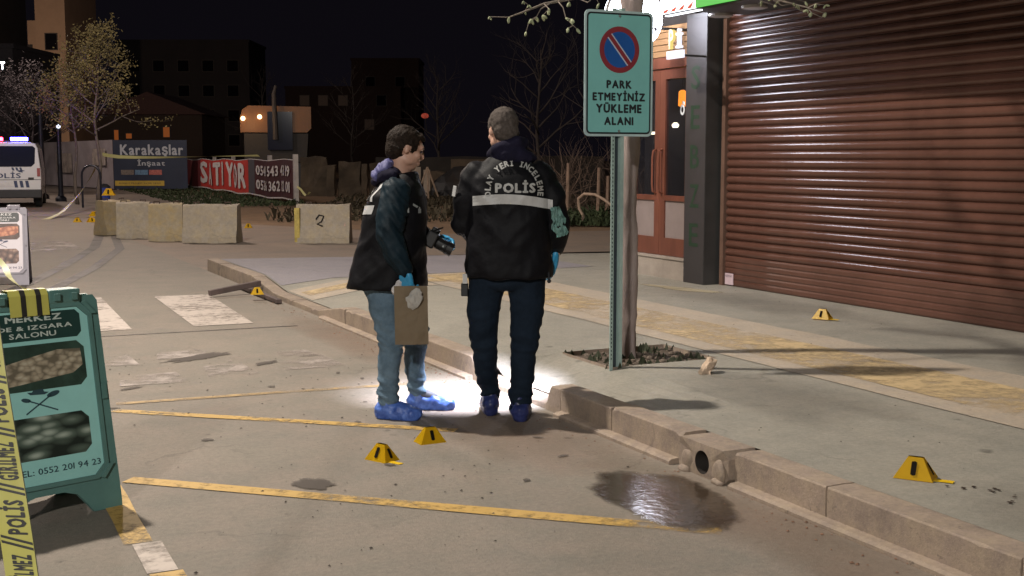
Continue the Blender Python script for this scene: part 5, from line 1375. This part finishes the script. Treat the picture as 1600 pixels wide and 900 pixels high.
def hand(mb, wrist, d, palm_n, side=1, r=1.0, curl=.9):
    """palm, four curled fingers of unequal length and a thumb; d: wrist to knuckles, palm_n: way the palm faces"""
    w_ = Vector(wrist); d = Vector(d).normalized(); n_ = Vector(palm_n); n_ = (n_-d*n_.dot(d)).normalized(); s_ = d.cross(n_).normalized()*side
    for k in range(4):
        o_ = (k-1.5)*.019
        mb.chain([w_+s_*o_*.6, w_+d*.045+s_*o_*.9, w_+d*.083+s_*o_], [.016*r, .0155*r, .0115*r], 8)
        L_ = (.040, .046, .043, .033)[k]; a = 0; p = w_+d*.083+s_*o_; pts = [p]
        for j, f in enumerate((1, .65, .5)):
            a += curl*(.55+.25*j+.06*k); p = p+(d*math.cos(a)+n_*math.sin(a))*L_*f; pts.append(p)
        mb.chain(pts, [.0105*r, .0095*r, .0088*r, .0078*r], 8)
    b0 = w_+d*.022-s_*.022; th = [b0, b0+d*.026-s_*.020+n_*.012, b0+d*.050-s_*.020+n_*.030, b0+d*.066-s_*.010+n_*.042]
    mb.chain(th, [.014*r, .0125*r, .0105*r, .009*r], 8)

def head_prims(mb, M_, neck_to):
    """head facing local +Y, centre of the skull at the origin of M_"""
    T = lambda p: M_ @ Vector(p)
    mb.ball(T((0, -.012, .022)), (.077, .098, .088), M=M_.to_3x3().to_4x4(), u=20, v=12)
    mb.ball(T((0, .030, -.035)), (.062, .066, .078), M=M_.to_3x3().to_4x4(), u=16, v=10)
    mb.ball(T((0, .048, -.085)), (.038, .042, .032), M=M_.to_3x3().to_4x4())       # chin
    mb.ball(T((0, .078, .030)), (.050, .020, .022), M=M_.to_3x3().to_4x4())         # brow
    mb.chain([T((0, .090, .012)), T((0, .106, -.016)), T((0, .102, -.026))], [.009, .013, .012], 8)  # nose
    mb.ball(T((0, .092, -.056)), (.024, .014, .007), M=M_.to_3x3().to_4x4()); mb.ball(T((0, .090, -.067)), (.021, .014, .008), M=M_.to_3x3().to_4x4())
    for s_ in (-1, 1):
        mb.ball(T((s_*.036, .066, -.020)), (.026, .024, .022), M=M_.to_3x3().to_4x4())
        mb.ball(T((s_*.078, -.006, -.012)), (.008, .015, .024), M=M_.to_3x3().to_4x4())   # ear
        mb.ball(T((s_*.050, .020, -.062)), (.016, .040, .026), M=M_.to_3x3().to_4x4())    # jaw
    mb.chain([T((0, -.025, -.05)), Vector(neck_to)], [.055, .060], 14)
def hair(M_, front, low, seed, puff, m, parent, nm='hair', side=0.082):
    mb = MB(); T = lambda p: M_ @ Vector(p); R_ = M_.to_3x3().to_4x4()
    mb.ball(T((0, -.020, .032)), (side+puff, .102+puff, .092+puff), M=R_, u=20, v=12)
    mb.ball(T((0, -.050, -.015)), (side-.006+puff*.6, .066+puff, .070+low), M=R_, u=16, v=10)
    if front: mb.ball(T((0, .045, .078)), (.060, .045, .034), M=R_); mb.ball(T((.055, .015, .0)), (.022, .022, .040), M=R_); mb.ball(T((-.055, .015, .0)), (.022, .022, .040), M=R_)
    me = melt(mb, nm, .006, 3, lambda p: .004*noise.noise(p*46+Vector((seed, 0, 0)))+.006*noise.noise(p*16)+.002*noise.noise(p*110))
    me2 = me
    # cut the cap away from the face
    bm_ = bmesh.new(); bm_.from_mesh(me2); inv = M_.inverted()
    kill = []
    for v in bm_.verts:
        q = inv @ v.co
        lim = .052 if front else .040
        if q.y > lim+.30*(q.z-.06)*(1 if q.z > .06 else .0) and q.z < .066: kill.append(v)
        elif q.z < -.02 and q.y > -.005: kill.append(v)
        elif q.z < -.085-low*.3: kill.append(v)
        elif abs(q.x) > .060 and -.040 < q.z < .014 and -.022 < q.y < .012: kill.append(v)
    bmesh.ops.delete(bm_, geom=kill, context='VERTS'); bm_.to_mesh(me2); bm_.free()
    me2.materials.append(m); o = link(nm, me2, parent); return o
def garment(mb, nm, m, parent, voxel=.011, smooth=5, disp=None):
    me = melt(mb, nm, voxel, smooth, disp); me.materials.append(m); return link(nm, me, parent), me
def cast(bv, p, d):
    h = bv.ray_cast(Vector(p), Vector(d)); return h[0]

# ---------------- right officer, seen from behind --------------------------------
oR = cf(-.032, 6.90, 0)
pr = thing('person', 'stocky officer seen from behind in a black police jacket, standing right of the other', 'person', tuple(oR), CA)
HM = Matrix.Translation((-.022, .035, 1.655)) @ Matrix.Rotation(math.radians(24), 4, 'Z') @ Matrix.Rotation(math.radians(-14), 4, 'X')
legsR = {'L': [(-.105, .0, .84), (-.135, .03, .62), (-.128, .05, .43), (-.116, .12, .22), (-.098, .165, .12)], 'R': [(.115, 0, .84), (.118, .0, .62), (.100, .0, .42), (.090, .0, .22), (.077, .0, .08)]}
def body_R():
    mb = MB()
    head_prims(mb, HM, (.0, .02, 1.46))
    mb.loft([(.78, .01, 0, .15, .10), (.9, .01, 0, .165, .115), (1.05, .01, 0, .155, .11), (1.25, .01, 0, .18, .12), (1.38, .01, 0, .17, .11), (1.46, .0, 0, .09, .08)])
    mb.chain([(-.17, 0, 1.40), (-.245, .0, 1.13), (-.14, .24, 1.03)], [.055, .045, .030]); mb.chain([(.18, 0, 1.40), (.295, .02, 1.12), (.284, .09, .965)], [.055, .045, .032])
    for k in legsR: mb.chain(legsR[k], [.082, .070, .052, .045, .036])
    hand(mb, (-.14, .24, 1.03), (.35, .9, -.1), (1, 0, -.3), 1, .9); hand(mb, (.284, .09, .965), (-.02, .02, -1), (-1, .1, 0), 1, .9)
    for x, y, z in ((-.092, .15, .05), (.077, -.01, .04)): mb.chain([(x, y, z), (x-.005, y+.19, z-.01)], [.034, .026], 10)
    return mb
me = melt(body_R(), 'body', .0075, 2); me.materials.append(SKIN); link('body', me, pr)
hair(HM, False, .005, 3, .005, HAIRG, pr, side=.079)
# trousers
mb = MB(); mb.loft([(.755, .0, 0, .150, .095), (.79, .005, 0, .195, .125), (.85, .01, 0, .205, .135), (.95, .01, 0, .19, .125)])
mb.chain(legsR['L'], [.112, .096, .074, .066, .062]); mb.chain(legsR['R'], [.114, .098, .076, .069, .065])
def dR(p):
    k = .4+1.1*max(0, 1-abs(p.z-.44)/.13)+1.5*max(0, 1-abs(p.z-.14)/.14)
    return folds(p, (4, 4, 15), .013*k, 3.1, .25*(1 if p.x > 0 else -1))
garment(mb, 'trousers', TRS2, pr, .0095, 3, dR)
# jacket
def jacketR():
    mb = MB()
    mb.loft([(.825, .015, .0, .248, .17), (.86, .015, 0, .250, .173), (.94, .012, 0, .245, .172), (1.05, .01, 0, .236, .168), (1.18, .01, 0, .232, .162), (1.30, .01, 0, .232, .160), (1.39, .008, .0, .215, .148), (1.45, .005, .01, .165, .125), (1.51, .0, .02, .095, .095)])
    return mb
mb = jacketR()
mb.chain([(.185, .01, 1.395), (.262, .0, 1.27), (.292, .0, 1.13), (.290, .05, 1.03), (.284, .10, .985)], [.088, .080, .068, .060, .048])
mb.chain([(-.165, .01, 1.40), (-.222, .0, 1.27), (-.245, .02, 1.13), (-.20, .14, 1.07), (-.14, .24, 1.03)], [.088, .078, .066, .058, .050])
def dJ(p):
    arm = abs(p.x-.01) > .235
    k = 1.0 if not arm else 1.5
    return folds(p, (3.0, 4, 6.5), .010*k, 8.2, -.9 if p.x > 0 else .9)+.004*noise.noise(p*19)
jo, jme = garment(mb, 'jacket', JKT, pr, .0105, 4, dJ); bvR = bvh_of(jme)
# navy hood lying round the neck
mb = MB()
ring = [(-.085, .075, 1.500), (-.085, .01, 1.520), (-.055, -.045, 1.545), (.0, -.070, 1.565), (.055, -.062, 1.585), (.092, -.01, 1.580), (.10, .06, 1.55)]
mb.chain(ring, [.022, .030, .036, .040, .042, .038, .028]); mb.ball((.035, -.055, 1.525), (.105, .060, .045)); mb.ball((.045, -.03, 1.50), (.135, .085, .045))
def dH(p): return folds(p, (5, 5, 10), .008, 1.2, -1.2)
garment(mb, 'hood', NVY, pr, .008, 3, dH)
# gloves and shoes
def gl(nm, args, m=GLV, parent=pr):
    mb = MB(); hand(mb, *args[0], **args[1]); w_ = Vector(args[0][0]); d = Vector(args[0][1]).normalized(); mb.chain([w_-d*.035, w_+d*.01], [.030, .026], 12)
    me = melt(mb, nm, .0048, 2, lambda p: .0015*noise.noise(p*60)); me.materials.append(m); return link(nm, me, parent)
gl('glove', [((-.14, .24, 1.03), (.35, .9, -.1), (1, 0, -.3)), dict(side=1, r=1.08, curl=1.15)]); gl('glove', [((.284, .09, .965), (-.02, .02, -1), (-1, .1, 0)), dict(side=1, r=1.25, curl=.45)])
def shoe(nm, heel, toe, m, parent, r=.046, lift=0.0, ankle=None, seed=0):
    h_, t_ = Vector(heel), Vector(toe); mid = h_.lerp(t_, .5); mb = MB()
    mb.chain([h_+Vector((0, 0, r+lift)), mid+Vector((0, 0, r*1.02+lift*.3)), t_+Vector((0, 0, r*.72))], [r, r*1.05, r*.78], 12)
    mb.chain([h_+Vector((0, 0, r*.6)), t_.lerp(h_, .12)+Vector((0, 0, r*.55))], [r*.9, r*1.08], 12)
    if ankle: mb.chain([h_+Vector((0, 0, r))+(t_-h_)*.12, Vector(ankle)], [r*1.05, r*1.0], 12)
    me = melt(mb, nm, .007, 2, lambda p: .007*noise.noise(p*Vector((26, 26, 30)).x/26*26+Vector((seed, 0, 0)))+.003*noise.noise(p*60))
    for v in me.vertices: v.co.z = max(v.co.z, .001)
    me.materials.append(m); return link(nm, me, parent)
shoe('shoe_cover', (-.093, .115, 0), (-.118, .345, 0), COV2, pr, .050, .02, (-.095, .15, .115), 1); shoe('shoe_cover', (.080, -.045, 0), (.095, .20, 0), COV2, pr, .054, 0, (.078, -.01, .11), 2)
# reflective band, arc of letters and POLİS on the back, each hugging the cloth
def onback(x, z, off=.004):
    h = cast(bvR, (x, -1, z), (0, 1, 0)); h2 = [cast(bvR, (x+a, -1, z+b_), (0, 1, 0)) for a, b_ in ((.012, 0), (-.012, 0), (0, .012), (0, -.012))]
    ys = [q.y for q in [h]+h2 if q is not None]
    return (x, (min(ys) if ys else 0)-off, z)
mb = MB(); n = 34
zb = lambda t: 1.262+.022*math.sin(PI*min(1, max(0, t)))-.022*t
xs = [-.188+.448*i/n for i in range(n+1)]
for i in range(n):
    t0, t1 = i/n, (i+1)/n
    for j in range(3):
        a, b_ = -.027+.018*j, -.027+.018*(j+1)
        mb.poly([onback(xs[i], zb(t0)+a), onback(xs[i+1], zb(t1)+a), onback(xs[i+1], zb(t1)+b_), onback(xs[i], zb(t0)+b_)])
mb.build('reflective_band', REFL, pr)
mb = MB()
V, Fc, _ = text_geo('POLİS', .055); mb.raw([onback(-.062+v[0]*.225, 1.308+v[1]*.072, .006) for v in V], Fc)
s_ = 'OLAY YERİ İNCELEME'; cx, cz, ra, rb = .044, 1.318, .140, .150
for i, ch in enumerate(s_):
    if ch == ' ': continue
    a = math.radians(186-(192)*i/(len(s_)-1)); V, Fc, asp = text_geo(ch, .045)
    c0, s0 = cx+ra*math.cos(a), cz+rb*math.sin(a); ro = a-PI/2; hh = .034*(1.18 if ch == 'İ' else 1); ww = min(.026, hh*asp)
    mb.raw([onback(c0+(v[0]-.5)*ww*math.cos(ro)-(v[1]-.3)*hh*math.sin(ro), s0+(v[0]-.5)*ww*math.sin(ro)+(v[1]-.3)*hh*math.cos(ro), .006) for v in V], Fc)
mb.build('lettering', REFD, pr)
def onarm(p, d, bv): return cast(bv, p, d)
MB().box((-.012, -.003, -.03), (.012, .003, .03), bev=.002).build('sleeve_badge', mat('badge_white', (.5, .5, .5), .5), pr, loc=(-.292, -.045, 1.315), rot=(.0, .2, -.7))
mb = MB(); mb.box((-.012, -.008, 0), (.014, .008, .055)); mb.build('belt_tag', mat('badge_white', (.5, .5, .5), .5), pr, loc=(-.235, -.06, .795))
mb = MB(); mb.box((-.022, -.02, -.075), (.018, .02, .0), bev=.006); mb.build('belt_pouch', INK, pr, loc=(-.235, -.03, .795))
MB().tube([(.238, -.09, .86), (.240, -.095, .82)], .006, 6).ball((.241, -.095, .812), .012, u=8, v=6).build('toggle', INK, pr)
# mint coloured sheet tucked under the arm
mb = MB(); n = 9
V = [[mb.b.verts.new(Vector(((i/n-.5)*(.085-.03*abs(j/n-.4)*2)+.018*noise.noise(Vector((j*.5, 1, 0))), .022*noise.noise(Vector((i*.7, j*.7, 3))), (j/n-.5)*.175))) for j in range(n+1)] for i in range(n+1)]
for i in range(n):
    for j in range(n): mb.b.faces.new((V[i][j], V[i+1][j], V[i+1][j+1], V[i][j+1]))
bmesh.ops.solidify(mb.b, geom=list(mb.b.faces), thickness=.004)
pp = oR+cf(.292, -.078)+Vector((0, 0, 1.145)); tag(mb.build('crumpled_sheet', mat('mint_sheet', (.26, .46, .43), .5, var=.35, scale=22), loc=pp, rot=(.15, -.25, CA+.15)), 'crumpled mint green sheet tucked against the right officers elbow', 'sheet')
# torch in the left hand, its beam on the road and pavement ahead
tp = oR+cf(-.03, .40)+Vector((0, 0, 1.0)); aim = cf(-.26, 7.62, 0)
t = thing('torch', 'black torch held low by the right officer, lighting the ground ahead of him', 'torch', tuple(tp))
q = (aim-tp).to_track_quat('Z', 'Y').to_matrix().to_4x4()
MB().lathe([(0, -.12), (.014, -.12), (.014, .0), (.022, .03), (.022, .05), (.018, .05), (.018, .046)], seg=16, M=q).build('torch_body', INK, t)
MB().lathe([(0, .047), (.0175, .047)], seg=16, M=q).build('torch_lens', emis('torch_lens', (.85, .92, 1), 30), t)
lamp('torch_beam', tp+(aim-tp).normalized()*.07, 560, (.80, .83, 1.0), .012, 'SPOT', aim, math.radians(80), .9)

# ---------------- left officer, side on, looking down to the right ------------------
oL = cf(-.586, 7.02, 0)
pl = thing('person', 'dark haired officer in side view holding a brown paper bag, standing left of the other', 'person', tuple(oL), CA)
HL = Matrix.Translation((-.022, .03, 1.555)) @ Matrix.Rotation(math.radians(-76), 4, 'Z') @ Matrix.Rotation(math.radians(-20), 4, 'X')
legsL = {'N': [(-.150, -.07, .80), (-.135, -.08, .62), (-.108, -.085, .46), (-.128, -.08, .28), (-.130, -.09, .11)], 'F': [(-.10, .10, .80), (-.03, .13, .62), (.022, .15, .46), (.0, .17, .28), (.022, .18, .11)]}
def body_L():
    mb = MB(); head_prims(mb, HL, (-.055, .03, 1.37))
    mb.loft([(.74, -.13, .02, .10, .15), (.88, -.13, .02, .115, .165), (1.05, -.11, .02, .11, .155), (1.22, -.08, .02, .12, .18), (1.33, -.065, .02, .10, .16), (1.38, -.055, .02, .08, .10)])
    mb.chain([(-.055, -.15, 1.31), (-.095, -.215, 1.06), (-.015, -.23, .865)], [.055, .045, .030]); mb.chain([(-.06, .18, 1.31), (-.0, .26, 1.06), (.13, .20, 1.02)], [.055, .042, .028])
    for k in legsL: mb.chain(legsL[k], [.082, .070, .052, .045, .036])
    hand(mb, (-.015, -.23, .865), (.22, -.02, -1), (.5, .8, 0), 1, .9); hand(mb, (.13, .20, 1.02), (1, -.2, -.1), (0, -.6, -.6), 1, .9)
    for a, b_ in (((-.15, -.09, .05), (.0, -.12, .035)), ((.0, .18, .05), (.16, .19, .035))): mb.chain([a, b_], [.034, .026], 10)
    return mb
me = melt(body_L(), 'body', .0075, 2); me.materials.append(SKIN); link('body', me, pl)
ho = hair(HL, True, .012, 9, .006, HAIRD, pl, side=.080)
T = lambda p: HL @ Vector(p)
mb = MB()
for s_ in (-1, 1): mb.ball(T((s_*.032, .083, .008)), (.010, .008, .006), u=10, v=7); mb.chain([T((s_*.018, .094, .028)), T((s_*.045, .084, .030))], [.004, .003], 6)
tag(mb.build('eyes_and_brows', mat('eye_dark', (.03, .02, .018), .3), pl), kind='stuff')
mb = MB(); mb.loft([(.66, -.115, .01, .135, .15, 0), (.74, -.125, .01, .150, .175), (.85, -.13, .02, .155, .18), (.93, -.125, .02, .14, .17)])
mb.chain(legsL['N'], [.115, .098, .072, .064, .052]); mb.chain(legsL['F'], [.112, .096, .070, .062, .050])
def dL(p):
    k = .4+1.3*max(0, 1-abs(p.z-.47)/.12)+1.6*max(0, 1-abs(p.z-.14)/.12)
    return folds(p, (4, 4, 16), .017*k, 5.5, .5)
garment(mb, 'jeans', JEAN, pl, .0095, 3, dL)
mb = MB()
a = math.radians(-14)
mb.loft([(.755, -.140, .02, .238, .25), (.79, -.138, .02, .232, .248), (.90, -.125, .02, .212, .24), (1.05, -.105, .02, .195, .23), (1.17, -.088, .02, .185, .225), (1.28, -.075, .02, .160, .215), (1.35, -.065, .02, .130, .165), (1.42, -.045, .03, .085, .09)])
def dK(p): return folds(p, (3.5, 3.5, 7), .010, 4.4, -.8)+.004*noise.noise(p*17)
jl, jlm = garment(mb, 'jacket', JKT, pl, .0105, 4, dK); bvL = bvh_of(jlm)
for nm, pts, rr in (('sleeve', [(-.070, -.145, 1.305), (-.088, -.195, 1.19), (-.098, -.225, 1.07), (-.060, -.235, .96), (-.022, -.232, .885)], [.088, .086, .078, .066, .052]), ('sleeve', [(-.06, .17, 1.31), (-.02, .23, 1.18), (.0, .26, 1.06), (.07, .23, 1.03), (.12, .205, 1.02)], [.085, .078, .068, .056, .046])):
    mb = MB(); mb.chain(pts, rr)
    garment(mb, nm, SLV, pl, .009, 3, lambda p: folds(p, (7, 7, 15), .012, 2.2, 1.4)+.003*noise.noise(p*28))
mb = MB(); mb.chain([(-.050, -.060, 1.375), (.010, -.065, 1.372), (.035, .03, 1.355), (.005, .12, 1.375), (-.07, .12, 1.40), (-.110, .03, 1.425), (-.09, -.045, 1.405), (-.050, -.060, 1.375)], [.030, .026, .024, .028, .032, .036, .034, .030]); mb.ball((-.05, .03, 1.35), (.10, .115, .05))
garment(mb, 'collar', JKT, pl, .008, 3, lambda p: folds(p, (9, 9, 20), .004, 7.2, .5))
mb = MB(); mb.ball((-.120, .01, 1.40), (.085, .135, .060)); mb.chain([(-.085, -.10, 1.405), (-.155, -.085, 1.385), (-.20, .0, 1.365), (-.16, .10, 1.39)], [.030, .030, .030, .030])
garment(mb, 'hood', NVY, pl, .008, 3, lambda p: folds(p, (8, 8, 12), .006, 3.6, 1.0))
mb = MB(); mb.ball((-.145, -.015, 1.435), (.058, .085, .046), M=Matrix.Rotation(-.62, 4, 'Y')); mb.ball((-.120, -.01, 1.468), (.034, .065, .030), M=Matrix.Rotation(-.3, 4, 'Y')); mb.ball((-.192, -.02, 1.395), (.026, .07, .040), M=Matrix.Rotation(-.5, 4, 'Y'))
garment(mb, 'hood_lining', VIO, pl, .007, 3, lambda p: folds(p, (14, 14, 18), .008, 6.6, 1.8))
gl('glove', [((-.018, -.232, .875), (.22, -.02, -1), (.5, .8, 0)), dict(side=1, r=1.25, curl=.8)], GLV, pl); gl('glove', [((.128, .20, 1.02), (1, -.2, -.1), (0, -.6, -.6)), dict(side=1, r=1.12, curl=.9)], GLV, pl)
shoe('shoe_cover', (-.165, -.085, 0), (.030, -.135, 0), COV, pl, .050, 0, (-.135, -.09, .10), 5); shoe('shoe_cover', (-.005, .18, 0), (.215, .155, 0), COV, pl, .046, .0, (.015, .18, .09), 6)
mb = MB(); mb.chain([(.03, .178, .095), (.115, .17, .07)], [.040, .032], 10); me = melt(mb, 'shoe', .007, 2); me.materials.append(SHOE); link('shoe', me, pl)
# reflective band and piping on the back edge, badges on the chest
def onside(x, z, off=.004, bv=bvL, y0=-1):
    h = cast(bv, (x, y0, z), (0, 1, 0)); return (x, (h.y if h is not None else -.1)-off, z)
def onbk(yv, z, off=.004):
    h = cast(bvL, (-1, yv, z), (1, 0, 0))
    while h is None: yv *= .9; z -= .01; h = cast(bvL, (-1, yv, z), (1, 0, 0))
    return (h.x-off, yv, z)
mb = MB(); n = 22
for i in range(n):
    a0, a1 = -.165+.30*i/n, -.165+.30*(i+1)/n
    for z0, z1 in ((1.185, 1.21), (1.21, 1.235)): mb.poly([onbk(a0, z0-.06*(a0+.16)), onbk(a1, z0-.06*(a1+.16)), onbk(a1, z1-.06*(a1+.16)), onbk(a0, z1-.06*(a0+.16))])
mb.build('reflective_band', REFL, pl)
mb = MB(); n = 12
for i in range(n):
    t0, t1 = i/n, (i+1)/n; f = lambda t: (-.150+.030*t, 1.255+.125*t)
    (y0, z0), (y1, z1) = f(t0), f(t1); mb.poly([onbk(y0, z0, .006), onbk(y0+.018, z0, .006), onbk(y1+.018, z1, .006), onbk(y1, z1, .006)])
mb.build('reflective_piping', REFL, pl)
mb = MB(); V, Fc, _ = text_geo('POLİS', .04); mb.raw([onbk(.12-v[0]*.20, 1.26+v[1]*.075, .007) for v in V], Fc); mb.build('lettering', REFD, pl)
mb = MB(); mb.poly([onside(-.018, 1.195), onside(.008, 1.195), onside(.008, 1.225), onside(-.018, 1.230)]); mb.build('badge', mat('badge_grey', (.28, .30, .30), .5), pl)
mb = MB(); mb.poly([onside(.028, 1.235), onside(.030, 1.247), onside(.066, 1.222), onside(.064, 1.210)]); mb.poly([onside(.056, 1.190), onside(.070, 1.190), onside(.070, 1.215), onside(.056, 1.215)]); mb.build('badge', mat('badge_grey', (.28, .30, .30), .5), pl)
# camera hanging at the chest
t = thing('photo_camera', 'black camera with a long lens held at the left officers belly', 'camera', tuple(oL+cf(.135, .04)+Vector((0, 0, 1.02))), CA)
R_ = Matrix.Rotation(math.radians(28), 4, 'Y')
CAMM = mat('camera_black', (.008, .008, .009), .4, var=.3)
MB().box((-.055, -.055, -.045), (.012, .075, .050), M=R_, bev=.010).box((-.045, -.01, .048), (.005, .035, .072), M=R_, bev=.006).build('camera_body', CAMM, t)
Rl = R_ @ Matrix.Rotation(PI/2, 4, 'Y')
MB().lathe([(.033, .012), (.036, .02), (.036, .075), (.040, .080), (.040, .118), (.034, .118), (.030, .108), (0, .108)], c=(0, .0, 0), seg=22, M=Rl).build('lens', CAMM, t)
MB().box((.055, -.041, -.006), (.064, -.037, .006), M=R_).build('lens_mark', mat('badge_grey', (.28, .30, .30), .5), t)
MB().tube([(-.02, -.03, .05), (.03, -.06, .075), (.055, -.075, .082)], .005, 6).tube([(-.03, .05, .03), (-.10, .06, .20), (-.15, .05, .34)], .007, 6).build('strap', CAMM, t)
# paper bag and white tissue in the near hand
t = thing('paper_bag', 'flat brown paper bag hanging from the left officers gloved hand', 'bag', tuple(oL+cf(.027, -.30)+Vector((0, 0, .465))), CA+.06)
mb = MB(); nx, nz = 10, 14
for s_ in (-1, 1):
    V = [[mb.b.verts.new((-.093+.186*i/nx-.004*(j/nz), s_*(.011*math.sin(PI*i/nx)*(1-.6*j/nz)+.0015)+.004*noise.noise(Vector((i*.5, j*.5, 2))), .328*j/nz)) for j in range(nz+1)] for i in range(nx+1)]
    for i in range(nx):
        for j in range(nz): mb.b.faces.new((V[i][j], V[i+1][j], V[i+1][j+1], V[i][j+1]))
bmesh.ops.remove_doubles(mb.b, verts=list(mb.b.verts), dist=.004)
mb.build('bag_paper', mat('brown_paper', (.155, .115, .070), .75, var=.12, scale=6, bump=.2, bscale=18), t)
def tissue(label, at_, s_, seed, m):
    mb = MB(); mb.ball((0, 0, 0), s_, u=16, v=12)
    for v in mb.b.verts: v.co += v.co.normalized()*(.016*noise.noise(v.co*32+Vector((seed, 0, 0)))+.010*noise.noise(v.co*70))
    return tag(mb.build('tissue', m, loc=oL+cf(at_[0], at_[1])+Vector((0, 0, at_[2])), rot=(.2, .5, CA)), label, 'tissue')
TIS = mat('white_tissue', (.52, .50, .50), .7, var=.12, scale=20)
tissue('crumpled white tissue behind the left officers blue glove', (-.058, -.215, .775), (.030, .022, .045), 1, TIS)
t2 = tissue('small clear bag dangling in front of the brown paper bag', (.045, -.325, .725), (.040, .010, .062), 4, mat('clear_bag', (.36, .35, .33), .25, var=.2, scale=18))
